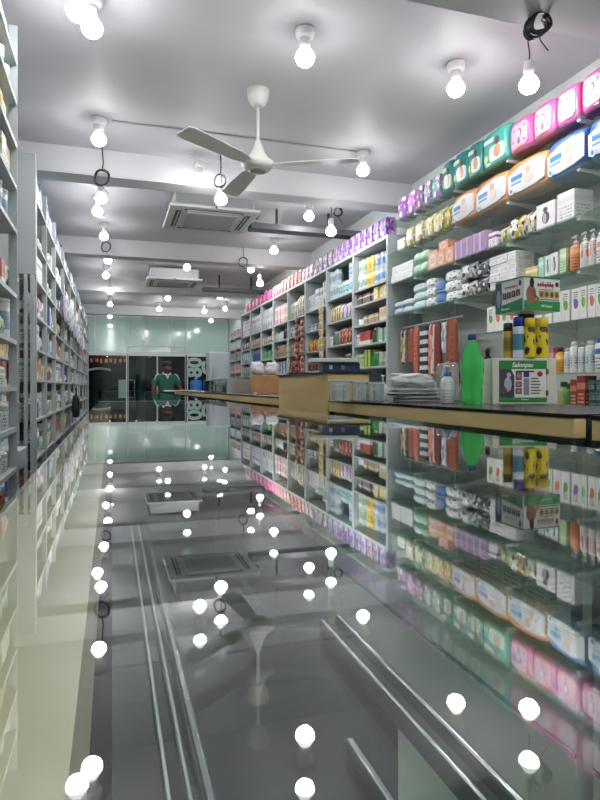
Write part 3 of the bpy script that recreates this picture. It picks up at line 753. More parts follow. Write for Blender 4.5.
# per bay and row: list of (kind, count, W, H, D, material, colour word, cap, layers)
def P(*a): return pr(*a)
W_, LG = '#e6e9e8', '#cfe0d8'
content = {
 (0, 0): [('tin', 2, .1, .15, .1, pr('#c4d6c8', '#88a89a', '#40606a', 'stack'), 'pale green', 2), ('tin', 2, .1, .15, .1, pr('#e8d468', '#caa82c', '#6a5a20', 'stack'), 'yellow', 2), ('tin', 2, .1, .145, .1, pr('#cfdcec', '#7da4d4', '#2c4a80', 'stack'), 'blue and white', 2), ('tin', 1, .11, .13, .1, pr('#cfdcd6', '#a8b8b0', '#557', 'stack') if False else pr('#cfdcd6', '#a8b8b0', '#555577', 'stack'), 'grey green', 2)],
 (0, 1): [('carton', 6, .066, .1, .15, pr('#4a3a3c', '#d8ccc0', '#b09a90', 'text'), 'dark brown', 1), ('carton', 3, .1, .125, .15, pr('#e6cf78', '#f0ead0', '#a07a30', 'oval'), 'yellow', 1)],
 (0, 2): [('tin', 2, .08, .07, .1, mat('#dfe3e0', .4), 'white', 1), ('carton', 4, .08, .085, .12, pr('#b8a07c', '#e8dcc0', '#5c4630', 'text'), 'tan', 1), ('carton', 2, .085, .125, .12, pr('#d9cba6', '#efe8d2', '#8a7448', 'band'), 'cream', 1)],
 (0, 3): [('carton', 1, .08, .11, .12, pr(W_, '#9ab4b0'), 'white', 1), ('carton', 4, .065, .13, .12, pr('#c2453c', '#eceae4', '#802420', 'band'), 'red', 1), ('bottle', 2, .07, .15, .07, mat('#4c7048', .3), 'dark green', 1), ('carton', 2, .12, .13, .12, pr('#cfe6d8', '#58a078', '#2c6048', 'side'), 'mint', 1)],
 (0, 4): [('carton', 3, .065, .13, .12, pr('#b8cfb0', '#88a880', '#466646', 'text'), 'pale green', 1), ('carton', 2, .07, .17, .12, pr('#b4d040', '#6c9a2c', '#e8f0b0', 'side'), 'lime green', 1), ('bottle', 3, .07, .14, .07, mat('#3f9a52', .3), 'green', 1), ('carton', 3, .06, .13, .12, pr('#cfdac8', '#9ab490', '#506850', 'band'), 'pale', 1)],
 (1, 0): [('tin', 3, .09, .16, .09, pr('#b9c8cc', '#8fa6b0', '#4c606a', 'stack'), 'grey blue', 2), ('tin', 3, .09, .15, .09, pr('#a9c9c9', '#4f948e', '#dfeeee', 'stack'), 'teal', 1), ('tin', 2, .1, .16, .09, pr('#b4cce0', '#5c8cbc', '#e8f0f8', 'stack'), 'light blue', 2)],
 (1, 1): [('pouch', 4, .085, .2, .1, pr('#e4d49a', '#f0ece0', '#a08a48', 'blotch'), 'cream and yellow', 1), ('pouch', 4, .095, .19, .1, pr('#d8cce0', '#f0ecf0', '#9080a0', 'blotch'), 'lilac', 1)],
 (1, 2): [('carton', 1, .1, .11, .12, pr(W_, '#b0bcc0'), 'white', 1), ('bottle', 2, .075, .16, .08, mat('#5c7a66', .3), 'green', 1), ('pouch', 4, .1, .19, .1, pr('#b85a4c', '#d8c0b0', '#7c2c28', 'blotch'), 'red', 1), ('carton', 1, .08, .2, .12, pr('#8fa8c0', '#607890', '#dfe6ee', 'side'), 'blue grey', 1)],
 (1, 3): [('carton', 4, .075, .13, .12, pr('#b87a48', '#4c3020', '#e0c090', 'band'), 'orange brown', 1), ('bottle', 3, .075, .16, .08, mat('#4d5560', .3), 'dark grey', 1)],
 (2, 0): [('carton', 3, .085, .2, .12, pr('#c9cfd2', '#8c9aa2', '#4c5a64', 'figure'), 'grey', 1), ('carton', 3, .075, .24, .12, pr('#dde2e2', '#9cacb4', '#40505a', 'text'), 'white and grey', 1), ('carton', 2, .085, .3, .12, pr('#cbd3d2', '#90a4a4', '#3c4c50', 'blotch'), 'tall grey', 1)],
 (2, 1): [('carton', 3, .09, .08, .12, pr('#aab4bc', '#6c7a88', '#dfe4ea', 'text'), 'grey', 1)],
 (2, 2): [('pouch', 3, .09, .16, .1, pr('#cf9c48', '#e8c880', '#9a4c28', 'blotch'), 'orange', 1), ('pouch', 4, .09, .17, .1, pr('#c4a040', '#b0442c', '#efdca0', 'blotch'), 'mustard', 1)],
 (2, 3): [('pouch', 6, .09, .17, .1, pr('#8c3a38', '#c8a8a0', '#4c1c20', 'blotch'), 'dark red', 1)],
 (3, 0): [('pouch', 3, .09, .26, .1, pr('#e6e6dc', '#b8c878', '#8ca0a8', 'blotch'), 'white and green', 1), ('pouch', 4, .095, .3, .1, pr('#e4e2d8', '#d8c880', '#808890', 'blotch'), 'cream', 1)],
 (3, 1): [('pouch', 3, .09, .18, .1, pr('#dfe4e0', '#9ab49a', '#607060', 'blotch'), 'white', 1), ('pouch', 3, .09, .15, .1, pr('#b49a78', '#d8c8b0', '#6c4c38', 'blotch'), 'brown', 1)],
 (3, 2): [('pouch', 6, .1, .18, .1, pr('#a89078', '#8c3c38', '#d8ccc0', 'blotch'), 'brown and red', 1)],
 (3, 3): [('pouch', 4, .1, .18, .1, pr('#c0443c', '#ece4e0', '#7c2020', 'blotch'), 'bright red', 1), ('pouch', 3, .09, .2, .1, pr('#e4dcd8', '#b8a0a0', '#a03030', 'blotch'), 'white and red', 1)],
 (4, 0): [('carton', 5, .12, .14, .14, pr('#e6c8c4', '#f0ecec', '#b06a70', 'text'), 'pink and white', 2)],
 (4, 1): [('bottle', 4, .08, .14, .08, mat('#dfe3e6', .4), 'white', 1), ('bottle', 2, .08, .16, .08, mat('#33383c', .4), 'black', 1)],
 (4, 2): [('bottle', 6, .09, .18, .08, mat('#b59478', .4), 'tan', 1)],
 (4, 3): [('carton', 5, .12, .18, .12, pr('#dfe4ea', '#4c6c9c', '#33507c', 'side'), 'white and blue', 1)],
 (5, 0): [('carton', 7, .09, .32, .12, pr('#c9cdd0', '#9aa4ac', '#505a64', 'blotch'), 'grey', 1)],
 (5, 1): [('pouch', 5, .11, .15, .1, pr('#d8d4c4', '#a89c80', '#707060', 'blotch'), 'beige', 1)],
 (5, 2): [('carton', 5, .13, .14, .12, pr('#4e9a5c', '#88c090', '#dff0e0', 'band'), 'green', 1)],
 (5, 3): [('pouch', 5, .13, .18, .1, pr('#e6e8ea', '#b0b8c0', '#9098a0', 'blotch'), 'white', 1)],
 (6, 0): [('carton', 6, .1, .3, .12, pr('#cdd6e0', '#94a4b8', '#506480', 'text'), 'pale blue', 1)],
 (6, 1): [('pouch', 4, .14, .16, .1, pr('#c4b08c', '#e0d4b8', '#7c6440', 'blotch'), 'tan', 1)],
 (6, 2): [('bottle', 6, .11, .2, .1, mat('#4a68a8', .3), 'blue', 1)],
 (6, 3): [('pouch', 5, .13, .16, .1, pr('#e8eaea', '#bcc4c8', '#98a0a4', 'blotch'), 'white', 1)],
 (7, 0): [('carton', 4, .17, .15, .14, pr('#e9e9ea', '#d48ca8', '#a04468', 'text'), 'white and pink', 2)],
 (7, 1): [('pouch', 4, .15, .14, .1, pr('#b8c0b4', '#8c988c', '#505c54', 'blotch'), 'grey green', 1)],
 (7, 2): [('soft', 4, .16, .2, .12, pr('#d4dce0', '#a8b8c0', '#8090a0', 'blotch'), 'white', 1)],
 (7, 3): [('soft', 4, .16, .18, .12, pr('#b4bcb8', '#88948c', '#5c6864', 'blotch'), 'grey', 1)],
}
for (b, rw), lst in content.items():
    y = BAY[b+1]-.02; tot = sum(n*W for _, n, W, *_ in lst); span = BAY[b+1]-BAY[b]-.06
    gap = max(0.001, (span-tot)/(sum(n for _, n, *_ in lst)+1))
    k = min(1, span/tot*.985) if tot > span*.98 else 1
    gap = min(gap, .03)
    z = rack_rows[b][rw]; zt = (1.36 if rw == 0 else rack_rows[b][rw-1]-.02)
    for kind, n, W, Hh, Dp, m, cw, lay in lst:
        Ww = W*k; Hh = min(Hh, (zt-z-.01)/lay)
        for i in range(n):
            yc = y-Ww/2
            for l in range(lay):
                lt = '' if lay == 1 else (' upper' if l else ' lower')
                prod(kind, round(Ww*.97, 3), round(Hh, 3), Dp, m, RF+.02+random.uniform(0, .02), yc, z+l*(Hh+.0008), 'R',
                     '%s%s %s, %s from door end, %s of %s grey bay' % (cw, lt, NAMES[kind], ORD[i], rowname[rw], BN[b]),
                     '%s %s group on %s of %s rack bay' % (cw, NAMES[kind], rowname[rw], BN[b]), seed=i % 2)
            y -= Ww+gap
# low bays
for b in range(2):
    for rw, (z, cols) in enumerate(((.78, ('#b8c4c8', '#6c8c98')), (.55, ('#3d4a54', '#7c4c48')), (.3, ('#a84c3c', '#c8b098')), (.05, ('#504844', '#b09080')))):
        m = pr(cols[0], cols[1], '#e0e0dc', 'blotch')
        for i in range(4):
            prod('carton', .12, .15, .14, m, RF+.02, BAYL[b+1]-.08-i*.135, z, 'R',
                 'small printed carton, %s from the fridge, %s of the %s low rack bay' % (ORD[i], rowname[rw], BN[b]), 'cartons in the low rack bays')
        
for i in range(9):
    prod('carton', .1, .11+.02*(i % 3), .14, pr(['#5a3a44', '#8c5060', '#3c3c48'][i % 3], '#c8b0b8', '#e0d0d4', 'blotch'), RF+.03, BAYL[2]-.07-i*.125, 1.02, 'R',
         'dark reddish carton on top of the low rack end, %s from the fridge' % ORD[i], 'dark cartons on top of the low rack end')
# pack makers with real panels --------------------------------------------------
def pack(name, W, Hh, Dp, base, style, seed):
    r = MB().puff(W, Dp, Hh, .5, .012, seed, n=8).build(name, pr(base, '#a68cb6' if '7c' in style_ink or 'c8b0' in style_ink else '#e0d0cc', style_ink, 'blotch', .4) if style == 'plain' else mat(base, .3))
    ks = []
    f = -.0045 + Dp*.0
    def pl(nm, pts, mm, dy=0):
        # panels follow the belly of the pack: displaced by the same puff curve
        mb = MB(); n = len(pts)
        cx = sum(p[0] for p in pts)/n; cz = sum(p[1] for p in pts)/n
        def Y(x, z):
            X, Z = 2*x/W, 2*(z-Hh/2)/Hh
            X = max(-1, min(1, X)); Z = max(-1, min(1, Z))
            return Dp/2*(.5*.27*abs(X)**3+.5*.27*abs(Z)**3)-.0035-dy-.012*Dp
        rings = []
        for t in (0.0, .35, .7, 1.0):
            rings.append([mb.bm.verts.new((cx+(x-cx)*t, Y(cx+(x-cx)*t, cz+(z-cz)*t), cz+(z-cz)*t)) for x, z in (pts if t else pts[:1])])
        for i in range(n): mb.bm.faces.new((rings[0][0], rings[1][i], rings[1][(i+1) % n]))
        for a in (1, 2):
            for i in range(n): mb.bm.faces.new((rings[a][i], rings[a+1][i], rings[a+1][(i+1) % n], rings[a][(i+1) % n]))
        g = [v for rg in rings for v in rg]
        # outer skirt back into the pack so that the panel has thickness
        sk = [mb.bm.verts.new(v.co+Vector((0, .006, 0))) for v in rings[3]]
        for i in range(n): mb.bm.faces.new((rings[3][i], sk[i], sk[(i+1) % n], rings[3][(i+1) % n]))
        o = mb.build(nm, mm, r); ks.append(o); return o
    w2 = W/2
    if style == 'baby':        # white swoosh panel, baby, blue lettering block, badge
        pl('label_panel', [(-w2*.96, Hh*.16), (-w2*.3, Hh*.1), (w2*.5, Hh*.14), (w2*.95, Hh*.24), (w2*.95, Hh*.8), (w2*.4, Hh*.87), (-w2*.3, Hh*.8), (-w2*.96, Hh*.68)], mat('#d3d8de', .45))
        pl('baby_body', ell(w2*.22, Hh*.42, w2*.24, Hh*.17), mat('#d9c2b8', .4), .0018)
        pl('baby_head', ell(w2*.2, Hh*.64, w2*.13, Hh*.12), mat('#cfa890', .4), .003)
        pl('lettering_block', rrect(-w2*.75, -w2*.1, Hh*.46, Hh*.6, Hh*.03), mat('#3f86c0', .4), .0018)
        pl('small_print', rrect(-w2*.75, -w2*.15, Hh*.34, Hh*.4, Hh*.02), mat('#7aa6c8', .4), .0018)
        pl('round_badge', ell(-w2*.74, Hh*.2, w2*.13, Hh*.1), mat('#e4f0f8', .4), .003)
        pl('badge_center', ell(-w2*.74, Hh*.2, w2*.08, Hh*.06), mat('#4a90c8', .4), .0045)
    elif style == 'pads':      # pink pack: pale panel with a drawn face and hearts
        pl('label_panel', rrect(-w2*.72, w2*.72, Hh*.14, Hh*.86, Hh*.16), mat('#dba3c6', .45))
        pl('face_outline', ell(0, Hh*.56, w2*.24, Hh*.13), mat('#5c4450', .4), .0018)
        pl('face', ell(0, Hh*.55, w2*.17, Hh*.1), mat('#f0d8e0', .4), .003)
        pl('drawn_body', ell(0, Hh*.33, w2*.14, Hh*.09), mat('#8c6478', .4), .0018)
        for hx, hz in ((-.48, .7), (.5, .72), (-.5, .36), (.48, .3)):
            pl('heart', ell(w2*hx, Hh*hz, w2*.07, Hh*.045, 8), mat('#d0508c', .4), .0018)
        pl('lower_banner', rrect(-w2*.4, w2*.4, Hh*.16, Hh*.21, Hh*.02), mat('#e8a05c', .4), .0018)
    elif style == 'teal':
        pl('label_panel', rrect(-w2*.3, w2*.85, Hh*.15, Hh*.55, Hh*.1), mat('#cfe4e0', .3))
        pl('baby_body', ell(w2*.35, Hh*.38, w2*.26, Hh*.17), mat('#c49a80', .4), .0018)
        pl('baby_head', ell(w2*.3, Hh*.66, w2*.15, Hh*.11), mat('#6c4c40', .4), .003)
        pl('lettering_block', rrect(-w2*.8, w2*.05, Hh*.68, Hh*.8, Hh*.03), mat('#d8f0e8', .4), .0018)
        pl('lime_flash', ell(-w2*.55, Hh*.3, w2*.2, Hh*.1), mat('#a8d060', .4), .0018)
    kids[r.name] = ks
    return r
style_ink = '#7a3c98'
PK = {}
def put_pack(name, W, Hh, Dp, base, style, x, yc, z, label, cat, group, seed=0):
    key = (name, round(W, 2), Hh, base, style, seed, style_ink)
    if key in PK: o = copy_tree(PK[key])
    else: o = pack(name, round(W, 2), Hh, Dp, base, style, seed); PK[key] = o
    o.location = (x, yc, z+CZ); o.rotation_euler = (0, 0, -PI/2+random.uniform(-.04, .04)); tag(o, label, cat, group)
    return o
# ---- top shelf of packs (Z 1.47 on glass near, on the rack top far)
ZT, ZO, Z3, Z4, Z5, Z6 = 1.47, 1.20, .93, .64, .365, .077
GF = 2.41
pk = [(509, 533), (533, 556), (556, 581), (581, 607), (607, 634)]
nm = ['pink pad pack beside the last teal diaper pack', 'second pink pad pack from the teal diaper packs', 'third pink pad pack from the teal diaper packs', 'fourth pink pad pack from the teal diaper packs, above the blue pack', 'pink pad pack nearest the camera on the top shelf']
for (a, b), l in zip(pk, nm):
    ya, yb = yX(a, GF+.03), yX(b, GF+.03); put_pack('pad_pack', ya-yb-.012, .21, .13, '#c4508f', 'pads', GF+.02, (ya+yb)/2, ZT, l, 'sanitary pads', 'pink pad packs on the top shelf')
tk = [(442, 453), (453, 468), (468, 482), (482, 508)]
tl = ['small teal diaper pack next to the mixed grey packs', 'dark teal diaper pack, second in the teal run', 'teal diaper pack, third in the teal run', 'large light teal diaper pack with baby beside the pink packs']
for (a, b), l in zip(tk, tl):
    ya, yb = yX(a, GF+.03), yX(b, GF+.03); W = ya-yb-.01
    put_pack('diaper_pack', W, .25, .15, '#2f8580' if a != 482 else '#4aa69c', 'teal', GF+.02, (ya+yb)/2, ZT, l, 'diapers', 'teal diaper packs on the top shelf', seed=a % 3)
style_ink = '#7a3c98'
pp = [(398, 408, '#8a4aa8', 'purple'), (408, 417, '#b87cb4', 'lilac'), (417, 424, '#6c4a70', 'dark purple'), (424, 432, '#7fa9a4', 'grey green'), (432, 442, '#5f9c98', 'dull teal')]
for a, b, c, wd in pp:
    ya, yb = yX(a, GF+.03), yX(b, GF+.03)
    put_pack('pad_pack', ya-yb-.01, .2, .12, c, 'plain', GF+.02, (ya+yb)/2, ZT, '%s pad pack on the high glass shelf between purple and teal packs' % wd, 'sanitary pads', 'mixed packs on the high shelf')
# packs on top of the grey rack
yy = BAY[0]+.1; i = 0
seqs = [('#6f2f98', 'bright purple', 5, .2, .14), ('#6b3590', 'purple', 4, .2, .15), ('#3e2a4a', 'dark purple', 4, .2, .16), ('#e0dfe4', 'white', 3, .17, .15), ('#c8423c', 'red', 3, .2, .17), ('#e08050', 'orange', 3, .2, .16), ('#d86a94', 'rosy', 3, .18, .15)]
for c, wd, n, Hh, W in seqs:
    style_ink = '#c8b0d8' if 'purple' in wd else '#8c3c4c'
    for k in range(n):
        put_pack('pad_pack', W, Hh, .13, c, 'plain', RF+.02, yy+W/2, 1.395, '%s pad pack on the rack top, %s of its colour from the glass shelves' % (wd, ORD[k]), 'sanitary pads', '%s packs on the rack top' % wd)
        yy += W+.012
k = 0
while yy+.3 < BAY[8]:
    prod('soft', .27, .17+.03*(k % 2), .2, pr('#dc5c9c', '#e88cb8', '#b83c7c', 'blotch'), RF+.01, yy+.14, 1.395, 'R', 'large pink wrapped pack on the rack top, %s beyond the rosy packs' % ORD[k], 'large pink packs on the rack top', seed=k % 2)
    yy += .285; k += 1
# purple packs at the corner, px 365-398
# ---- orange / blue packs, Z 1.2
for a, b, c, l in [(452, 475, '#dc9f72', 'orange wrapped diaper pack beside the olive packs'), (475, 508, '#da9a68', 'orange diaper pack in the middle of its shelf'), (508, 546, '#da9560', 'orange diaper pack touching the blue one'), (546, 587, '#4668a8', 'blue diaper pack beside the orange packs'), (587, 640, '#4a70b0', 'blue diaper pack nearest the camera')]:
    ya, yb = yX(a, GF+.03), yX(b, GF+.03)
    put_pack('diaper_pack', ya-yb-.012, .215, .17, c, 'baby', GF+.02, (ya+yb)/2, ZO, l, 'diapers', 'large diaper packs on the second shelf')
def runR(z, items, grp, X=GF+.01):
    """items: kind, px0, px1, H, D, material, label, count, layers, cap"""
    for it in items:
        kind, a, b, Hh, Dp, m, lab, n, lay = it[:9]; cap = it[9] if len(it) > 9 else None
        ya, yb = yX(a, X), yX(b, X); W = (ya-yb)/n
        for i in range(n):
            for l in range(lay):
                s = lab
                if n > 1: s += ', %s from the rack' % ORD[i]
                if lay > 1: s += ' in the %s layer' % ('bottom', 'second', 'third', 'fourth')[l]
                prod(kind, round(W*.96, 3), Hh, Dp, m, X+random.uniform(0, .01), ya-W*(i+.5), z+l*(Hh+.001), 'R', s, grp if n*lay > 1 else None, cap=cap, seed=i+l*2, jit=.03 if lay == 1 and kind != 'carton' else 0)
runR(ZO, [
 ('carton', 397, 404, .1, .12, pr('#e4e2d8', '#c8b878', '#7c7458', 'text'), 'small cream box at the rack end of the diaper shelf', 1, 1),
 ('soft', 404, 424, .17, .13, pr('#e6e3d6', '#cbb868', '#8a8468', 'blotch'), 'white and gold wrapped pack below the purple packs', 2, 1),
 ('pouch', 424, 438, .2, .13, pr('#dcd8a0', '#b8a838', '#efeee6', 'blotch'), 'olive and white bag beside the gold packs', 2, 1),
 ('pouch', 438, 450, .2, .13, pr('#c8bc5c', '#efeee4', '#8c8430', 'blotch'), 'tall olive bag beside the orange diapers', 2, 1)], 'small packs at the far end of the diaper shelf')
runR(Z3, [
 ('carton', 390.5, 412, .075, .2, pr('#eef0f0', '#dfe4e4', '#b0b8b8', 'text'), 'flat white box at the rack corner', 1, 2),
 ('roll', 412, 426, .095, .12, pr('#bfe0cc', '#8cc8a4', '#e8f4ec', 'band'), 'pale green cotton roll beside flat white boxes', 2, 2),
 ('carton', 427, 436, .15, .14, pr('#e8b49c', '#f0d8cc', '#a86a50', 'oval'), 'upright peach box beside the green rolls', 1, 1),
 ('carton', 436, 453, .125, .16, pr('#e0a080', '#efc8b0', '#9c5c44', 'oval'), 'orange peach box on the glass shelf', 2, 1),
 ('carton', 454, 485, .14, .16, pr('#a884b8', '#c8a8cc', '#6c4c80', 'side'), 'mauve box in the row beside the peach boxes', 5, 1),
 ('carton', 488, 496, .1, .12, pr('#ece8f0', '#7c5c9c', '#5c4880', 'text'), 'small white box with purple band standing alone', 1, 1),
 ('pouch', 498, 506, .12, .12, pr('#cfcf9c', '#e8e8dc', '#808848', 'blotch'), 'crumpled green and white sachet bag', 1, 1),
 ('pouch', 506, 520, .16, .12, pr('#e8e8e4', '#30343c', '#c8b04c', 'blotch'), 'shiny silver and black pouch', 1, 1),
 ('pouch', 521, 534, .15, .12, pr('#c8b890', '#484c54', '#efefec', 'blotch'), 'gold and grey crumpled pouch', 1, 1),
 ('carton', 535, 554, .15, .14, pr('#eae8ee', '#c0a8b8', '#40404c', 'figure'), 'white box printed with a standing figure', 1, 1),
 ('carton', 556, 574, .165, .13, pr('#f0f0f0', '#e4e6e6', '#a8acb0', 'text'), 'plain tall white carton on the third shelf', 1, 1)], 'goods on the third glass shelf')
o = prod('carton', .14, .075, .15, pr('#e0a080', '#efc8b0', '#9c5c44', 'oval'), GF+.03, yX(441, GF+.01), Z3+.127, 'R', 'peach box lying on top of the peach row', None)
runR(Z4, [
 ('roll', 392, 400, .06, .12, pr('#dfeaf2', '#9cc4e4', '#c0d8ec', 'band'), 'small blue and white cotton pack by the rack', 1, 2),
 ('roll', 400, 410, .06, .12, pr('#e4eef2', '#a8ccdc', '#c0d8ec', 'band'), 'small white cotton pack next to the rack side', 1, 2),
 ('soft', 411, 424, .072, .14, pr('#dfeeee', '#a4d0d4', '#88b8c8', 'band'), 'pale aqua soft pack in the stack', 1, 3),
 ('soft', 424, 434, .075, .14, pr('#f0f2f2', '#d8e4e8', '#23262c', 'cow'), 'white pack with black spots, stack by the aqua packs', 1, 3),
 ('soft', 434, 443, .09, .14, pr('#5c8cc8', '#dfe8f4', '#30609c', 'cow'), 'blue spotted soft pack', 1, 2),
 ('soft', 443, 457, .077, .14, pr('#f0f2f2', '#d8e4e8', '#23262c', 'cow'), 'white pack with black spots, stack by the blue packs', 1, 3),
 ('pouch', 457, 472, .13, .14, pr('#e8eaec', '#2c2e34', '#a8acb4', 'blotch'), 'black and white crumpled bag', 1, 2),
 ('pouch', 472, 488, .12, .14, pr('#26282e', '#e4e6ea', '#70747c', 'blotch'), 'mostly black crumpled bag beside the white cartons', 1, 2),
 ('carton', 489, 499, .055, .14, pr('#eceeee', '#c8ccd4', '#70788c', 'text'), 'small white carton, left stack of the block', 1, 4),
 ('carton', 499, 515, .055, .14, pr('#eceeee', '#d8d8dc', '#80748c', 'text'), 'small white carton, wide stack of the block', 2, 4),
 ('carton', 519, 524, .085, .1, pr('#b08868', '#6c4c3c', '#e0ccb0', 'band'), 'small brown carton beside the white stacks', 1, 1),
 ('carton', 524, 531, .09, .1, pr('#d8c070', '#efe4b0', '#7c6830', 'text'), 'small mustard carton beside the brown one', 1, 1),
 ('carton', 531, 537, .085, .1, pr('#d8cc98', '#efe8c8', '#8c7c50', 'text'), 'small straw coloured carton beside the mint box', 1, 1),
 ('carton', 538, 543, .125, .1, pr('#b4e4d4', '#d8f4ec', '#50a08c', 'text'), 'mint green carton on the fourth shelf', 1, 1),
 ('carton', 544, 549.5, .125, .1, pr('#dfecec', '#88b8b4', '#304848', 'figure'), 'pale carton with dark figure beside the mint carton', 1, 1),
 ('carton', 550, 557.5, .13, .1, pr('#eceef0', '#c8d0d4', '#30343c', 'figure'), 'white carton with black hairstyle picture', 1, 1),
 ('carton', 558.5, 565, .14, .1, pr('#c8e4b0', '#e8f4d8', '#608c50', 'text'), 'light green carton beside the orange pump bottle', 1, 1),
 ('pump', 566, 575.5, .2, .06, pr('#e8945c', '#f0b88c', '#a0502c', 'text'), 'orange pump lotion bottle', 1, 1, '#f0e8e0'),
 ('pump', 576.5, 585, .2, .06, pr('#eceaea', '#d8887c', '#b04c44', 'fruit'), 'white pump bottle beside the orange one', 1, 1, '#f0f0f0'),
 ('pump', 585.5, 593, .2, .06, pr('#ecebea', '#e0a090', '#b04c44', 'fruit'), 'second white pump bottle', 1, 1, '#f0f0f0'),
 ('tube', 593.5, 603, .17, .06, pr('#eceaec', '#c8a0a0', '#80485c', 'text'), 'white shampoo bottle after the pump bottles', 1, 1, '#e4e4e8'),
 ('carton', 604, 616, .17, .1, pr('#7c2c30', '#b8605c', '#e8d0c8', 'text'), 'dark red carton at the near end of the fourth shelf', 1, 1)], 'goods on the fourth glass shelf')
its = []
fr_cols = [('#6fae4c', 'green'), ('#7c6cb0', 'purple'), ('#88b850', 'green'), ('#e07858', 'orange'), ('#9cc880', 'pale green')]
seq5 = [(486, 493, 0), (493, 500, 3), (500, 507, 2), (507, 514, 3), (514, 521, 4), (521, 528, 0), (528, 535, 3), (535, 542, 3), (543, 550.5, 2), (551.5, 559.5, 3), (560.5, 569, 0), (570, 578.5, 1), (579.5, 586.5, 2), (587, 595, 3), (595.5, 604, 0)]
for i, (a, b, c) in enumerate(seq5):
    its.append(('carton', a, b, .17 if i < 9 else .175, .08, pr('#eef0ee', fr_cols[c][0], '#607060', 'fruit'), 'white soap carton with %s print, %s from the hanging belts, fifth shelf' % (fr_cols[c][1], ORD[i]), 1, 1))
runR(Z5, its, 'white fruit printed cartons on the fifth glass shelf')
runR(Z6, [
 ('carton', 548, 552, .15, .07, pr('#c86c8c', '#e8b0c0', '#f0e8ec', 'text'), 'slim rose carton behind the display stand', 1, 1),
 ('bottle', 552.5, 560, .15, .06, pr('#efb040', '#f4d890', '#a8641c', 'text'), 'orange bottle with dark cap behind the display stand', 1, 1, '#3a2024'),
 ('tube', 561, 567, .14, .06, pr('#e9ecec', '#d4dade', '#40505c', 'oval'), 'short white lotion bottle beside the orange bottle', 1, 1),
 ('tube', 567.5, 574.5, .17, .06, pr('#ecefef', '#dadfe2', '#40505c', 'oval'), 'tall white lotion bottle with curved print', 1, 1),
 ('tube', 575, 581, .165, .06, pr('#eceeee', '#d8dde0', '#304050', 'oval'), 'white lotion bottle with grey cap', 1, 1, '#8f9ca0'),
 ('tube', 582, 590, .17, .06, pr('#dfe6ea', '#c8d4dc', '#304858', 'oval'), 'bluish white lotion bottle', 1, 1),
 ('tube', 591, 602, .18, .06, pr('#eceef0', '#3c68b8', '#304858', 'text'), 'wide white lotion bottle with blue cap', 1, 1, '#3a6cc0')], 'lotion bottles on the sixth glass shelf')
runR(-.13, [
 ('bottle', 552, 562, .16, .06, mat('#a8b070', .2), 'pale olive bottle on the low shelf behind the counter', 1, 1, '#2c5c30'),
 ('bottle', 562, 569, .15, .06, mat('#3c8c44', .2), 'green bottle on the low shelf behind the counter', 1, 1, '#205c28'),
 ('carton', 569.5, 576, .17, .08, pr('#8c3c34', '#c07c60', '#e4ccb0', 'text'), 'red brown carton beside the green bottle', 1, 1),
 ('carton', 576.5, 585, .19, .08, pr('#94382e', '#c88468', '#e4ccb0', 'text'), 'taller red brown carton beside the teal stack', 1, 1),
 ('carton', 587, 603, .055, .1, pr('#2c4448', '#4c7478', '#a8c8c8', 'text'), 'dark teal box, low shelf stack', 2, 3)], 'goods on the low shelf behind the counter')
# glass shelves with brackets
def gshelf(z, y0, y1, label, dep=.33):
    cx, cy = 2.58, (y0+y1)/2
    r = empty('glass_shelf', (cx, cy, z+CZ)); tag(r, label, 'glass shelf', 'glass shelves on the right wall')
    MB().box(2.395-cx, 2.395+dep-cx, y0-cy, y1-cy, -.008, 0).build('glass_pane', M_GSH, r)
    y = y1-.45
    while y > y0+.05:
        m = MB(); m.box(2.43-cx, XR-cx, y-cy-.012, y-cy+.012, -.02, -.0085)
        m.box(XR-cx-.014, XR-cx, y-cy-.012, y-cy+.012, -.08, -.0085)
        m.plate([(2.5-cx, -.02), (XR-cx-.014, -.02), (XR-cx-.014, -.07)], y-cy-.003, y-cy+.003)
        m.build('bracket', M_WHITE, r); y -= .62
YN = 1.2
gshelf(ZT, YN, BAY[0]-.005, 'topmost glass shelf carrying the teal and pink packs')
gshelf(ZO, YN, BAY[0]-.005, 'glass shelf carrying the orange and blue diapers')
gshelf(Z3, YN, BAY[0]-.005, 'glass shelf carrying peach and mauve boxes')
gshelf(Z4, YN, BAY[0]-.005, 'glass shelf carrying spotted packs and pump bottles')
gshelf(Z5, YN, yX(484, 2.4), 'short glass shelf carrying fruit printed cartons')
gshelf(Z6, YN, yX(546, 2.4), 'low glass shelf carrying white lotion bottles')
gshelf(-.13, YN, yX(546, 2.4), 'lowest glass shelf just above counter height')

# ---- belts and bags hanging on the wall under the glass shelf
hr = MB().tube([(2.5, yX(402.5, 2.5), .53), (2.5, yX(462, 2.5), .53)], .008, 8).build('hanging_rail', M_STEEL, loc=(0, 0, CZ)); [MB().tube([(2.5, yX(q_, 2.5), .538), (2.5, yX(q_, 2.5), .63)], .004, 6).build('rail_hanger', M_STEEL, hr) for q_ in (410, 455)]; tag(hr, 'thin steel rail under the glass shelf carrying hanging belts', 'rail')
hang = [(404, .10, .3, '#b8a878', 'tan and black', 'blotch', '#34302c'), (412, .09, .3, '#b85c48', 'rust', 'side', '#8c3c30'), (419, .09, .4, '#c87860', 'salmon', 'side', '#9c4c3c'), (427, .12, .5, '#d8dce0', 'black and white striped', 'stripe', '#2c2c34'), (435, .1, .42, '#d89080', 'pink checked', 'blotch', '#a85c50'), (441, .09, .46, '#7c3430', 'maroon', 'side', '#5c2424'), (447.5, .075, .24, '#7ca0c4', 'blue printed', 'blotch', '#f0f0f0'), (455, .15, .5, '#9c5034', 'brown', 'side', '#7c3c28')]
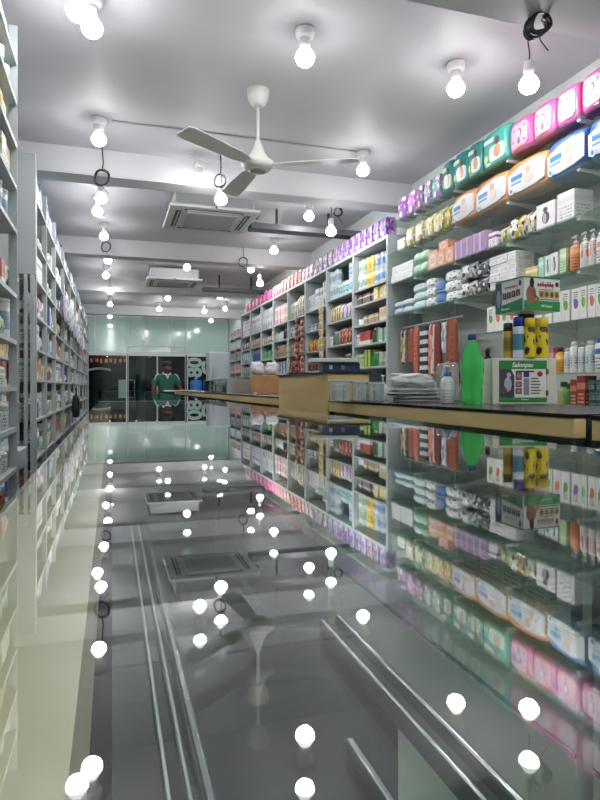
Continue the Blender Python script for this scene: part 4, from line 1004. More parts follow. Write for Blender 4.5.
for px, W, L, c, wd, stl, c2 in hang:
    if stl == 'stripe':
        m = MB(); n = 14
        for k in range(n): m.box(-W/2, W/2, -.01, .01, -L+k*L/n, -L+(k+1)*L/n, mi=k % 2)
        ms = [mat(c, .7), mat(c2, .7)]
    else:
        m = MB().puff(W, .03, L, .8, .05, px % 3, n=6)
        for v in m.bm.verts: v.co.z -= L; v.co.y -= .015
        m; ms = [pr(c, c2, '#e0d0c8' if stl == 'blotch' else c2, stl, .7)]
    o = m.build('hanging_belt', ms, loc=(2.495-.02*(int(px) % 2), yX(px, 2.5), .50+CZ), rz=-PI/2)
    tag(o, '%s elastic support belt hanging on the wall rail' % wd, 'support belt', 'support belts on the wall rail')
    MB().tube([(0, 0, 0), (0, .005, .012), (0, .01, .025)], .003, 6).build('hook', M_CHROME, o)
for i, px in enumerate((410, 418, 428, 437, 447, 457)):
    prod('carton', .09, .12, .1, pr(['#7c4c40', '#c8a090', '#b85c50', '#a8b0b4', '#5c6c84', '#a87850'][i], '#d8d0c8', '#403838', 'blotch'), 2.5, yX(px, 2.5), -.0, 'R', 'mixed carton on the low ledge below the hanging belts, %s from the rack' % ORD[i], 'cartons on the low ledge')
o = thing_box('wall_ledge', 2.46, XR-.01, yX(465, 2.5), BAY[0]-.01, -.04, -.001, M_STEELD, 'low grey ledge on the wall below the hanging belts', 'ledge')

# hanging sachet strips in front of the rack
def strip(px, z0, z1, W, m, label, grp, n):
    X = RF-.035
    y = yX(px, X); h = (z1-z0)/n
    r = empty('sachet_strip', (X, y, z0+CZ), -PI/2); tag(r, label, 'sachet strip', grp)
    for k in range(n): 
        o = MB().puff(W, .03, h*.97, .9, .05, k % 3, n=4).build('sachet', m, r); o.location = (0, -.012, k*h)
    MB().tube([(0, .03, z1-z0), (0, 0, z1-z0+.005), (0, 0, z1-z0-.02)], .003, 6).build('hook', M_STEEL, r)
strip(321, .16, .95, .13, pr('#cdb88c', '#8c7850', '#efe4c4', 'oval'), 'long strip of tan sachets hanging in front of the third rack bay', 'sachet strips hung on the rack', 9)
strip(296.5, .1, .93, .1, pr('#94343c', '#7c2430', '#d8a0a0', 'band'), 'long dark red sachet strip hanging on the rack', 'sachet strips hung on the rack', 10)
strip(302, .1, .88, .09, pr('#8c3038', '#d8c0b8', '#f0e0dc', 'text'), 'red and white sachet strip beside the dark red one', 'sachet strips hung on the rack', 10)
strip(288, .05, .7, .09, pr('#a8bc9c', '#70906c', '#e4ecdc', 'blotch'), 'green sachet strip hanging on a rack post', 'sachet strips hung on the rack', 9)
strip(273, .0, .95, .09, pr('#b4c8a8', '#7c9c74', '#e4ecdc', 'blotch'), 'pale green sachet strip hanging on a farther rack post', 'sachet strips hung on the rack', 11)

# ------------------------------------------------------------------ left wall: racks
LF = -.55
def left_bay(y0, y1, top, rows, label, x0=-.92, xf=LF, back=True):
    cx, cy = (x0+xf)/2, (y0+y1)/2
    r = empty('rack_bay', (cx, cy, 0)); tag(r, label, 'shelving rack', 'bays of the left wall racks')
    def part(n, a, b, c, d, e, f, m): return MB().box(a-cx, b-cx, c-cy, d-cy, e+CZ, f+CZ).build(n, m, r)
    for (a, b) in ((y0, y0+.035), (y1-.006, y1-.001)):
        part('post', xf-.04, xf, a, b, -CZ, top, M_STEEL)
        part('post', x0, x0+.03, a, b, -CZ, top, M_STEEL)
    for z in rows: part('shelf', x0+.03, xf-.002, y0+.035, y1-.006, z-.02, z, M_STEEL)
    part('back_panel', x0, x0+.006, y0+.035, y1-.006, -CZ, top, mat('#6a7476', .6))
    return r
LB = [4.97, 5.72, 6.6, 7.75, 8.9, 10.2, 11.6, 13.0, 14.4, 15.8]
LROWS = [1.45, 1.12, .84, .56, .30, .06, -.25, -.55, -.88]
for i in range(9):
    left_bay(LB[i], LB[i+1], 1.68 if i < 3 else 1.6, LROWS, '%s open steel rack bay beyond the grey partition on the left wall' % BN[i])
near_rows = [1.62, 1.42, 1.21, 1.0, .78, .46, .23, -.0, -.2, -.4, -.7]
left_bay(2.0, 3.28, 1.8, near_rows, 'tall near rack bay cut by the picture edge on the left wall', xf=-.45)
nb = thing_box('rack_partition', -.92, LF, 4.93, 4.965, .85, 1.77, mat('#a7acaf', .5), 'plain grey board partition at the start of the far left racks', 'partition')
for i, x in enumerate((-.62, -.575)):
    o = MB().box(-.013, .013, -.013, .013, 0, CZ+.85).build('rack_post', M_STEEL, loc=(x, 4.94, 0)); tag(o, ['thin grey post below the grey partition, wall side', 'thin grey post below the grey partition, aisle side'][i], 'post', 'posts under the partition')
mid = left_bay(3.4, 4.9, .84, [.8, .56, .2, -.1, -.4, -.75], 'low shaded rack bay between near rack and grey partition', xf=-.66)
o = MB().box(-.06, .06, -.12, .12, 0, .1, bev=.004).build('grey_tray', M_STEEL, loc=(-.5, 3.42, CZ-.42)); tag(o, 'grey metal tray end fixed low at the near rack corner', 'tray')
MB().tube([(-.0, -.1, .0), (-.0, -.12, -.02), (0, -.14, -.02)], .01, 6).build('tray_bracket', M_STEELD, o)
lp = [('carton', '#e4e6e2', '#88a8b8', '#50606c', 'text', 'white'), ('carton', '#dfe6dc', '#6ca060', '#406040', 'band', 'white and green'), ('carton', '#d8c890', '#a88840', '#6c5830', 'oval', 'yellow'),
      ('tin', '#cfd6d8', '#6c8ca0', '#405060', 'stack', 'grey'), ('bottle', '#dfe4e2', '#98b0a8', '#506060', 'text', 'white'), ('bottle', '#a87c58', '#d8c0a0', '#603c28', 'text', 'brown'),
      ('carton', '#b8c4d8', '#5c78a8', '#304878', 'side', 'pale blue'), ('pouch', '#b4d4ac', '#e4ece0', '#5c8c5c', 'blotch', 'green'), ('carton', '#c87c70', '#ece0dc', '#7c3c38', 'band', 'reddish'),
      ('carton', '#dcdccf', '#c0b890', '#6c6858', 'text', 'cream'), ('pouch', '#e4e6ea', '#9cb4c8', '#506880', 'blotch', 'white and blue')]
rl = ['top shelf', 'second shelf', 'third shelf', 'fourth shelf', 'fifth shelf', 'sixth shelf', 'seventh shelf', 'eighth shelf', 'ninth shelf', 'tenth shelf', 'lowest shelf']
rnd = random.Random(11)
def fill_left(y0, y1, rows, top, xf, bayname, per):
    for ri, z in enumerate(rows):
        zt = (rows[ri-1]-.03) if ri else top
        y = y0+.05; i = 0
        kd = rnd.choice(lp); run = 0
        while True:
            if run <= 0: kd = rnd.choice(lp); run = rnd.randint(1, 3)
            W = per*rnd.choice((.8, 1, 1.2)) if run else per
            W = round(W, 2)
            if kd[0] in ('bottle', 'tin'): W = min(W, .12)
            if y+W > y1-.02 or i >= 14: break
            Hh = min(zt-z-.015, rnd.choice((.12, .16, .2)))
            if Hh > .05:
                prod(kd[0], round(W*.95, 3), round(Hh, 2), .16, pr(kd[1], kd[2], kd[3], kd[4]), xf-.015-rnd.uniform(0, .02), y+W/2, z, 'L',
                 '%s %s, %s from near post, %s of %s' % (kd[5], NAMES[kd[0]], ORD[i], rl[ri], bayname), 'mixed goods on the left wall racks', seed=0)
            y += W+.004; i += 1; run -= 1
for i in range(9):
    per = (.13, .15, .2, .26, .36, .48, .6, .6, .6)[i]
    fill_left(LB[i], LB[i+1], LROWS[1:] if i < 5 else LROWS[1:6], 1.42, LF, '%s left rack bay' % BN[i], per)
# upper goods on the 1.36 board: bags
for i in range(9):
    n = (4, 4, 4, 3, 3, 3, 3, 3, 3)[i]; span = LB[i+1]-LB[i]-.06; W = span/n
    for k in range(n):
        c = [('#dfe6ea', '#a8bcc8', '#405890', 'white and blue'), ('#c4d0d0', '#8ca4a4', '#dfe8e8', 'grey'), ('#8cc4b4', '#dff0ea', '#3c7c6c', 'teal'), ('#3f5a9c', '#a8b8dc', '#dfe4f0', 'navy')][(i+k) % 4 if i < 6 else (i+k) % 2]
        prod('soft', round(W*.92, 2), .26 if (i+k) % 3 else .32, .24, pr(c[0], c[1], c[2], 'blotch'), LF-.03, LB[i]+.05+W*(k+.5), 1.45, 'L',
             '%s bulky bag on the top board, %s from near post, %s left bay' % (c[3], ORD[k], BN[i]), 'bulky bags on top of the left racks', seed=k % 3)
fill_left(2.0, 3.28, near_rows, 1.78, -.45, 'the near tall rack', .12)
fill_left(3.4, 4.9, [.56, .2, -.1, -.4, -.75], .78, -.66, 'the low shaded rack', .14)
# lavender and teal packets hung on the rack front
for i in range(12):
    y = 7.2+i*.4; z = .86+.03*(i % 2)-.01*i
    c = [('#b8a4c4', '#d8cce0', 'lavender'), ('#7cc0a8', '#d8f0e4', 'teal green'), ('#c8b0cc', '#e4d8e8', 'lilac'), ('#dfe4e4', '#8ca8b0', 'white')][i % 4]
    o = MB().puff(.2, .05, .3, .9, .05, i % 3, n=5).build('hanging_packet', pr(c[0], c[1], '#6c5c80', 'blotch'), loc=(LF+.07, y, z+CZ-.15), rz=PI/2)
    MB().tube([(0, .03, .29), (0, .05, .33), (0, .068, .345)], .004, 6).build('hook', M_STEEL, o)
    tag(o, '%s packet clipped to the left rack front, %s from the near end' % (c[2], ORD[i]), 'packet', 'packets hung on the left rack')
# black handbag hanging at the rack
p = yX(77, -.42)
o = MB().puff(.26, .1, .3, .8, .04, 2, n=6).build('black_bag', mat('#1c2026', .5), loc=(-.42, yX(77.5, -.45), CZ-.42), rz=PI/2); tag(o, 'black bag hanging low on the far part of the left rack', 'bag')
MB().tube([(-.07, .05, .28), (-.05, .05, .4), (.05, .05, .4), (.07, .05, .28)], .01, 8).build('handle', M_BLACK, o)

# ------------------------------------------------------------------ goods on the staff counter
ZC = -.056
# green soda bottle
x, y = atd(472, 2.0)
so = empty('soda_bottle', (x, y, ZC+CZ)); tag(so, 'green plastic soda bottle with blue cap on the black counter', 'bottle')
M_GRN = D.materials.new('green_plastic'); M_GRN.use_nodes = True
b = M_GRN.node_tree.nodes['Principled BSDF']; b.inputs['Base Color'].default_value = lin('#6cf08a'); b.inputs['Roughness'].default_value = .06
b.inputs['Transmission Weight'].default_value = .6; b.inputs['IOR'].default_value = 1.2
m = MB(); prof = []
for rr, zz in [(.012, .004), (.028, 0), (.034, .008), (.036, .02), (.036, .04), (.0345, .062), (.0365, .066), (.0365, .118), (.037, .124), (.0362, .136), (.0325, .158), (.0265, .18), (.019, .198), (.0135, .21), (.0125, .213), (.0125, .22)]: prof.append((rr, zz))
m.lathe(prof, n=30)
for v in m.bm.verts:      # petal foot and fluted waist
    a = math.atan2(v.co.y, v.co.x)
    if v.co.z < .062: 
        k = 1-.06*(0.5+.5*math.cos(10*a)); v.co.x *= k; v.co.y *= k
m.build('bottle_body', M_GRN, so)
MB().lathe([(.0135, .212), (.0145, .214), (.0145, .230), (.012, .232)], n=20).build('cap', mat('#1f2f86', .35), so)
# white spray bottle
x, y = atd(447.5, 2.05)
sp = empty('dispenser_bottle', (x, y, ZC+CZ)); tag(sp, 'small white plastic bottle with blue collar beside the soda bottle', 'bottle')
MB().lathe([(.02, 0), (.023, .003), (.023, .07), (.018, .085), (.011, .092)], n=20).build('bottle_body', pr('#eceef0', '#dfe4ea', '#98a0a8', 'text'), sp)
MB().lathe([(.012, .092), (.0125, .105), (.010, .107)], n=16).build('collar', mat('#3c78c0', .4), sp)
MB().lathe([(.005, .107), (.005, .12), (.009, .121), (.009, .13)], n=12).build('nozzle', mat('#cfd4d8', .4), sp)
# clear bag of sachets behind
x, y = atd(449, 2.45)
o = MB().puff(.09, .05, .15, .8, .1, 5, n=6, pinch=.6).build('clear_bag', M_CLEAR, loc=(x, y, ZC+CZ), rz=-YAW); tag(o, 'crumpled clear plastic bag standing behind the white bottle', 'bag')
# dark bottle on white carton
x, y = atd(488.5, 2.15)
o = MB().box(-.022, .022, -.02, .02, 0, .1, bev=.001).build('carton', pr('#eceeee', '#dfe2e2', '#c0c4c4', 'text'), loc=(x, y, ZC+CZ), rz=-YAW); tag(o, 'narrow white carton beside the soda bottle carrying a black bottle', 'box')
o = MB().lathe([(.014, 0), (.015, .004), (.015, .06), (.007, .068), (.007, .088), (.005, .09)], n=16).build('black_bottle', mat('#1b1b1e', .25), loc=(x-.004, y, ZC+CZ+.101)); tag(o, 'slim black bottle standing on the narrow white carton', 'bottle')
MB().lathe([(.0085, .07), (.0085, .092), (.007, .094)], n=12).build('cap', mat('#2c2c30', .4), o)
x, y = atd(493, 2.28)
o = MB().lathe([(.014, 0), (.016, .004), (.016, .135), (.012, .143)], n=16).build('white_bottle', mat('#e6e6e6', .4), loc=(x, y, ZC+CZ)); tag(o, 'white bottle with black cap behind the display box', 'bottle')
MB().lathe([(.013, .143), (.013, .16), (.011, .162)], n=12).build('cap', mat('#17171a', .4), o)
x, y = atd(501.5, 2.3)
o = MB().lathe([(.018, 0), (.02, .004), (.02, .12), (.016, .128)], n=16).build('peach_tube', mat('#d89468', .4), loc=(x, y, ZC+CZ)); tag(o, 'peach coloured tube with orange cap behind the display box', 'tube')
MB().lathe([(.017, .128), (.016, .158), (.014, .16)], n=12).build('cap', mat('#e07c3c', .4), o)

# display box with green header
x, y = atd(521, 1.98)
db = empty('display_box', (x, y, ZC+CZ), -YAW); tag(db, 'off white display box with green banner and brand lettering, cans on top', 'display box')
W, Hh = .208, .150
MB().box(-W/2, W/2, -.03, .06, 0, Hh, bev=.002).build('box_body', mat('#d6d4c8', .5), db)
fy0 = -.0315
MB().box(-.082, .072, fy0-.0012, fy0+.001, .008, .142).build('poster_frame', mat('#4a5648', .5), db)
pg = MB().box(-.0805, .0705, fy0-.002, fy0-.0012, .0095, .1405).build('poster', mat('#e6e6e2', .4), db)
MB().box(-.0805, .0705, fy0-.0028, fy0-.002, .114, .1405).build('green_banner', mat('#2c8c3c', .4), pg)
MB().box(-.0805, .0705, fy0-.0028, fy0-.002, .0095, .022).build('green_footer', mat('#2c8c3c', .4), pg)
text_mesh('lettering', 'Salonpas', .021, mat('#f4f6f2', .4), pg, (-.008, fy0-.0032, .1272), (PI/2, 0, 0), shear=.2, width=.068, bold=.0004)
text_mesh('lettering', 'Salonpas', .007, mat('#e8f0e8', .4), pg, (.0, fy0-.0032, .0158), (PI/2, 0, 0), shear=.2)
m = MB(); 
m.plate([(-.0805, .022), (-.034, .022), (-.034, .092), (-.045, .114), (-.0805, .114)], fy0-.0026, fy0-.0021, 0)
m.plate(ell(-.055, .065, .012, .024), fy0-.0030, fy0-.0026, 1); m.plate(ell(-.052, .095, .007, .008), fy0-.0030, fy0-.0026, 1)
m.plate(ell(-.068, .045, .011, .012), fy0-.0030, fy0-.0026, 2)
m.build('photo_print', [mat('#3f3f58', .4), mat('#b8b4c4', .4), mat('#6c4a58', .4)], pg)
for k, z in enumerate((.078, .055, .033)):
    MB().box(-.03, -.010, fy0-.0028, fy0-.002, z, z+.019+(.01 if k == 0 else 0)).build('picture_square', pr('#7c4450', '#b07070', '#e0b8b0', 'oval'), pg)
MB().box(-.004, .014, fy0-.0028, fy0-.002, .03, .084).build('can_picture', mat('#8a8f9a', .4), pg)
MB().box(-.004, .014, fy0-.0029, fy0-.002, .088, .106).build('can_picture_cap', mat('#2c2f80', .4), pg)
m = MB()
for k in range(6): m.box(.020, .020+random.uniform(.022, .034), fy0-.0028, fy0-.002, .034+k*.0095, .0375+k*.0095)
m.box(-.028, .03, fy0-.0028, fy0-.002, .104, .109)
m.build('small_print', mat('#3c4048', .4), pg)
MB().plate(ell(.049, .098, .009, .009), fy0-.003, fy0-.002).build('red_seal', mat('#b02838', .4), pg)
for z in (.028, .098): MB().box(.068, .076, fy0-.006, fy0-.001, z, z+.017, bev=.001).build('clip', mat('#7a6448', .5), db)
# spray cans
def can(px, d, W, Hh, cols, label, capc, band=None):
    x, y = atd(px, d)
    r = W/2
    o = MB().lathe([(r*.94, 0), (r, .004), (r, Hh*.7), (r*.9, Hh*.76), (r*.6, Hh*.78)], n=20).build('spray_can', cols, loc=(x, y, ZC+.150+CZ+.0005), rz=.9)
    MB().lathe([(r*.93, Hh*.765), (r*.93, Hh*.97), (r*.8, Hh)], n=20).build('cap', mat(capc, .35), o)
    return tag(o, label, 'spray can', 'spray cans on the display box')
can(508, 2.0, .032, .118, pr('#b49a3c', '#8c742c', '#4a3c20', 'stack', .3), 'gold spray can with dark cap at the end of the can row', '#3a2c2c')
can(518.5, 1.97, .036, .135, pr('#d4d8e8', '#3f8c9c', '#6c78a8', 'stack', .3), 'white and teal spray can with blue cap', '#2a34a0')
can(529.5, 1.96, .037, .13, pr('#e8cf2c', '#3c3018', '#e8cf2c', 'blotch', .3), 'yellow and black spray can under the printed box corner', '#e4c828')
can(541.8, 1.98, .043, .133, pr('#e8d02c', '#3c3018', '#e8cf2c', 'blotch', .3), 'wide yellow and black spray can beside the lotion shelf', '#e8d23c')
x, y = atd(526, 2.04)
o = MB().box(-.025, .025, -.008, .008, 0, .153, bev=.001).build('prop_carton', mat('#2a2326', .5), loc=(x, y, ZC+.1505+CZ), rz=-YAW); tag(o, 'dark upright carton behind the cans carrying the printed box', 'box')
# printed header box, seen corner on
cx_, cy_ = atd(524, 1.93)
hb = empty('product_box', (cx_, cy_, .248+CZ), -YAW); tag(hb, 'green and white printed product box seen corner on above the cans', 'product box')
# local frame: corner at origin; right face runs to +x and back, left face to -x and back
aR, aL = math.radians(20), math.radians(110)
LR, LL, HB = .145, .14, .11
def face(L, ang):   # an Empty is avoided: parts get their own rotation
    return ang
uR = Vector((math.cos(aR), math.sin(aR), 0)); uL = Vector((math.cos(aL), math.sin(aL), 0))
m = MB()
c0 = Vector((0, 0, 0)); c1 = uR*LR; c3 = uL*LL; c2 = c1+c3
vb = [m.bm.verts.new(p) for p in (c0, c1, c2, c3)]; vt = [m.bm.verts.new(p+Vector((0, 0, HB))) for p in (c0, c1, c2, c3)]
m.bm.faces.new(vb[::-1]); m.bm.faces.new(vt)
for i in range(4): m.bm.faces.new((vb[i], vb[(i+1) % 4], vt[(i+1) % 4], vt[i]))
m.build('box_body', mat('#e2e2de', .4), hb)
def on_face(name, shapes, m_, side, dy):
    """shapes in face coordinates: u from the shared corner outwards (m), z up"""
    mb = MB()
    for pts in shapes:
        mb.plate([(u*LR/.125 if side == 'R' and u < LR*.99 and LR not in [q[0] for q in pts] else (u if side == 'R' else -u), z) for u, z in pts], -dy-.0005, -dy+.0002)
    o = mb.build(name, m_, hb); o.rotation_euler = (0, 0, aR if side == 'R' else aL-PI)
    return o
def rc(u0, u1, z0, z1): return [(u0, z0), (u1, z0), (u1, z1), (u0, z1)]
G1 = mat('#2c8a44', .4)
on_face('green_band', [rc(0, LR, .0, .032)], G1, 'R', .0008); on_face('green_edge', [rc(0, LR, HB-.005, HB)], G1, 'R', .0008)
on_face('green_band', [[(0.006, 0), (LL, 0), (LL, .022), (.006, .04)]], mat('#1f8058', .4), 'L', .0008); on_face('green_edge', [rc(0, LL, HB-.005, HB)], mat('#1f8058', .4), 'L', .0008)
on_face('photo_panel', [rc(LL*.78, LL, .02, HB-.006)], mat('#2f4468', .4), 'L', .001)
on_face('photo_panel', [ell(LL*.88, .05, .011, .03)], mat('#7fa0b0', .4), 'L', .0014)
on_face('model_picture', [ell(.024, .052, .017, .03), [(.03, .06), (.052, .04), (.045, .022), (.04, .03), (.044, .04), (.028, .05)]], mat('#96624c', .5), 'R', .0012)
on_face('model_hair', [ell(.026, .09, .0075, .016)], mat('#1c1718', .5), 'R', .0016)
on_face('picture_square', [rc(.052+.018*k, .067+.018*k, .044, .064) for k in range(4)], mat('#b89440', .4), 'R', .0012)
on_face('picture_detail', [ell(.0595+.018*k, .053, .004, .007) for k in range(4)], mat('#6c4424', .4), 'R', .0016)
on_face('picture_square', [rc(.018+.022*k, .036+.022*k, .05-.0012*k, .07-.0012*k) for k in range(4)], mat('#38283c', .4), 'L', .0012)
on_face('picture_detail', [ell(.027+.022*k, .058, .004, .008) for k in range(4)], mat('#a07c70', .4), 'L', .0016)
on_face('round_seal', [ell(.114, .088, .006, .008)], mat('#30343a', .4), 'R', .0014)
on_face('round_seal', [ell(.017, .09, .006, .009)], mat('#30343a', .4), 'L', .0014)
# magenta heading in rounded script (letters not legible in the photograph)
sh = []
for k in range(7):
    u = .046+k*.0082; sh.append(ell(u+.003, .084, .0036, .0055)); 
    if k in (2, 4, 5): sh.append(rc(u+.001, u+.005, .091, .095))
    if k in (3, 6): sh.append(rc(u+.003, u+.0055, .073, .079))
on_face('heading_script', sh, mat('#a8345c', .4), 'R', .0012)
on_face('heading_script', [ell(.035+k*.009, .083, .0034, .0035) for k in range(7)], mat('#b85c7c', .4), 'L', .0012)
on_face('small_print', [rc(.052, .12, .036, .0385), rc(.052, .1, .068, .07)], mat('#70706c', .4), 'R', .0012)
t = text_mesh('lettering', 'Salonpas', .013, mat('#dff0e0', .4), hb, tuple(uR*.09+Vector((0, 0, .016))+Vector((math.sin(aR), -math.cos(aR), 0))*.0016), (PI/2, 0, aR), shear=.2)
t = text_mesh('lettering', 'Salonpas', .012, mat('#dff0e0', .4), hb, tuple(uL*.09+Vector((0, 0, .013))+Vector((-math.sin(aL), math.cos(aL), 0))*-.0016*-1), (PI/2, 0, aL-PI), shear=.2)

# papers, bags, bins
x, y = atd(408, 2.3)
for k in range(7):
    o = MB().puff(.19-.01*k*(k % 2), .13, .0062, .3, .004, k, n=4)
    o = o.build('booklet', [mat(['#c8ccd0', '#8c9094', '#dfe2e4', '#6c7074', '#d4d6d8', '#a4a8ac', '#e4e6e8'][k], .5)], loc=(x+random.uniform(-.008, .008), y-.07, ZC+CZ+.0072*k+.0005), rz=-YAW+random.uniform(-.2, .2))
    tag(o, '%s grey paper booklet from the bottom of the pile on the counter' % ORD[k], 'booklet', 'pile of booklets on the counter')
o = MB().puff(.15, .12, .05, 1, .2, 3, n=8).build('crumpled_bag', mat('#dfe2e6', .35), loc=(x-.01, y-.07, ZC+CZ+.052), rz=-YAW); tag(o, 'crumpled white plastic bag lying on the booklets', 'bag')
def bin_(px0, px1, d, h, label, m=M_CLEAR, dep=.12, items=5):
    W = (px1-px0)/600*d; x, y = atd((px0+px1)/2, d)
    r = empty('plastic_bin', (x, y, ZC+CZ), -YAW); tag(r, label, 'plastic bin', 'clear plastic bins on the counter')
    t = .003
    mb = MB(); mb.box(-W/2, W/2, 0, dep, 0, t); mb.box(-W/2, W/2, 0, t, t, h); mb.box(-W/2, W/2, dep-t, dep, t, h); mb.box(-W/2, -W/2+t, t, dep-t, t, h); mb.box(W/2-t, W/2, t, dep-t, t, h)
    mb.build('tub', m, r)
    mb = MB(); mb.box(-W/2-.005, W/2+.005, -.005, .002, h-.008, h, bev=.001); mb.box(-W/2-.005, W/2+.005, dep-.002, dep+.005, h-.008, h); mb.box(-W/2-.005, -W/2+.002, .002, dep-.002, h-.008, h); mb.box(W/2-.002, W/2+.005, .002, dep-.002, h-.008, h)
    mb.build('rim', mat('#c8d0d4', .3), r)
    return x, y, W
for a, b, h, l in ((330, 350, .085, 'clear plastic bin of small goods at the desk block corner'), (354, 366, .08, 'clear plastic bin between two others on the counter'), (369, 384, .075, 'clear plastic bin beside the booklet pile')):
    x, y, W = bin_(a, b, 2.34, h, l)
    for k in range(4):
        mm = pr(['#b06858', '#e0e2e4', '#d8d8da', '#a8885c', '#e6e8ea'][(k+int(a)) % 5], '#e8e8e8', '#606060', 'text')
        dx = -W/2+.012+(k+.5)*(W-.024)/4
        prod('carton', round((W-.024)/4*.85, 3), .062, .07, mm, x+dx*ct+.03*st, y-dx*st+.03*ct, ZC+.004, -YAW, 'small packet, %s in the clear bin %s' % (ORD[k], l.split(' bin ')[1]), 'packets in the plastic bins')
x, y = atd(373, 2.52)
o = MB().puff(.1, .1, .06, 1, .15, 8, n=6).build('crumpled_bag', M_CLEAR, loc=(x, y, ZC+CZ+.0), rz=0); tag(o, 'crumpled clear wrap behind the plastic bins', 'bag')
x, y = atd(383, 2.5)
o = MB().lathe([(.02, 0), (.022, .003), (.022, .055), (.012, .066), (.01, .07)], n=16).build('pump_dispenser', mat('#e6e8e8', .4), loc=(x, y, ZC+CZ)); tag(o, 'white pump dispenser behind the clear bins', 'bottle')
MB().lathe([(.004, .07), (.004, .1), (.01, .101), (.008, .106)], n=10).build('pump_head', mat('#f0f0f0', .4), o)
# on the desk block: navy tray box with white sheets
x, y = atd(333, 2.75)
o = MB().box(-.085, .085, -.06, .06, 0, .042, bev=.002).build('navy_box', mat('#27375e', .4), loc=(x+.03, y, .0675+CZ), rz=-.2); tag(o, 'flat navy box lying on the raised desk block', 'box')
MB().box(-.055, -.04, -.0612, -.06, .012, .03).build('white_label', mat('#c8d4e8', .4), o)
MB().box(-.0, .015, -.0612, -.06, .012, .03).build('blue_label', mat('#6c88c0', .4), o)
o = MB().box(-.115, .1, -.085, .08, 0, .018, bev=.003).build('paper_ream', mat('#dde1e4', .5), loc=(x+.005, y, .1105+CZ), rz=-.25); tag(o, 'white paper ream lying across the navy box', 'paper')
for k in range(2):
    o = MB().box(-.08, .08, -.05, .05, 0, .005).build('dark_folder', mat('#2c2e32', .5), loc=(1.0, 3.08+.03*k, .0675+CZ+.0055*k), rz=.2*k); tag(o, ['dark flat folder at the far end of the raised desk', 'dark flat folder lying crosswise on another folder'][k], 'folder')
# cardboard box on the long counter with crumpled white bags
x, y = atd(265, 4.95)
cb = empty('cardboard_box', (x, y, ZC+CZ), -.1); tag(cb, 'brown cardboard box on the counter behind the raised desk', 'box')
MB().box(-.11, .11, -.1, .1, 0, .15, bev=.002).build('box_body', mat('#b98c5c', .7, noise_amt=.08), cb)
MB().box(-.11, .11, -.012, .012, .1503, .151).build('tape', mat('#cdb48c', .3), cb)
MB().box(-.105, -.08, -.1008, -.1, .0, .012).build('label_patch', mat('#e0d8c8', .5), cb)
for k, (dx, c) in enumerate(((-.065, '#d8dadc'), (.06, '#dfe1e3'))):
    o = MB().puff(.1, .1, .1, 1, .14, k+3, n=6).build('crumpled_bag', mat(c, .4), loc=(x+dx, y-.06, ZC+CZ+.1525), rz=0); tag(o, ['crumpled white bag on the cardboard box, aisle side', 'crumpled white bag on the cardboard box, wall side'][k], 'bag')
# low glass case with small compartments near the fridge end
x, y = atd(230, 7.6)
gc = empty('counter_display', (1.15, 5.85, ZC+CZ)); tag(gc, 'low glass display case with small compartments on the far counter', 'display case')
MB().box(-.2, -.194, -.65, .65, .0, .12).build('front_glass', M_GCASE, gc)
MB().box(-.2, .2, -.65, .65, .12, .128).build('top', M_ALU, gc)
for k in range(5): MB().box(-.19, .19, -.65+k*.3225, -.64+k*.3225, 0, .119).build('divider', M_ALU, gc)
for k in range(4):
    prod('carton', .24, .08, .1, pr(['#5c7c78', '#a8b4b0', '#3c5450', '#8ca09c'][k % 4], '#c8d4d0', '#304040', 'text'), .985, 5.2+.166+k*.3225, ZC, 'R', 'small carton in a glass compartment, %s from the cardboard box' % ORD[k], 'cartons in the glass compartments')

# ---- goods inside the staff display counter
for k in range(14):
    y = 2.36-k*.078
    if y < 1.95: break
    if y < 1.3: break
    prod('tin', .062, .09, .06, mat('#dfe3e6', .35), .95, y, -.291, 'R', 'white lidded jar in the counter case, %s from the desk block' % ORD[k], 'white jars in the counter case', cap='#f0f2f4')
for k in range(14):
    prod('carton', .075, .1, .08, pr(['#e4e6e8', '#cfd8d4', '#b8c8c0', '#dfe0dc'][k % 4], '#6c98a0', '#405058', 'text'), .945, 2.37-k*.092, -.499, 'R', 'pale medicine carton on the case floor, %s from the desk block' % ORD[k], 'cartons on the case floor')
for a, b, h, c1, c2, l in ((486, 498, .15, '#d85c40', '#e89070', 'orange red carton in the counter case'), (499, 507, .15, '#c84c38', '#e8b8a8', 'red carton beside the orange one in the counter case'), (516, 528, .13, '#e07c98', '#f0c8d4', 'pink carton in the counter case'), (529, 552, .14, '#e4d4dc', '#c8408c', 'white carton with magenta print in the counter case')):
    ya, yb = yX(a, .97), yX(b, .97)
    prod('carton', round(ya-yb-.004, 3), h, .1, pr(c1, c2, '#7c3040', 'oval'), .965, (ya+yb)/2, -.291, 'R', l, None)

# ------------------------------------------------------------------ the salesman
pX, pY = atd(166, 10.75)
pr_ = empty('person', (pX, pY, 0)); pr_.rotation_euler = (0, 0, .12); pr_.scale = (.92, .92, .90)
tag(pr_, 'person in a green polo shirt with white collar looking down behind the counter', 'person')
def skin(name, verts, edges, m, parent, sub=2):
    me = D.meshes.new(name); me.from_pydata([v[:3] for v in verts], edges, [])
    o = D.objects.new(name, me); COL.objects.link(o)
    md = o.modifiers.new('skin', 'SKIN'); md.use_smooth_shade = True
    for i, v in enumerate(verts):
        sv = me.skin_vertices[0].data[i]; r = v[3]
        sv.radius = (r, r) if not isinstance(r, tuple) else r
    me.skin_vertices[0].data[0].use_root = True
    s = o.modifiers.new('sub', 'SUBSURF'); s.levels = sub; s.render_levels = sub
    dg = bpy.context.evaluated_depsgraph_get(); dg.update()
    me2 = D.meshes.new_from_object(o.evaluated_get(dg)); D.objects.remove(o)
    me2.materials.clear(); me2.materials.append(m)
    for p_ in me2.polygons: p_.use_smooth = True
    o2 = D.objects.new(name, me2); COL.objects.link(o2); o2.parent = parent
    return o2
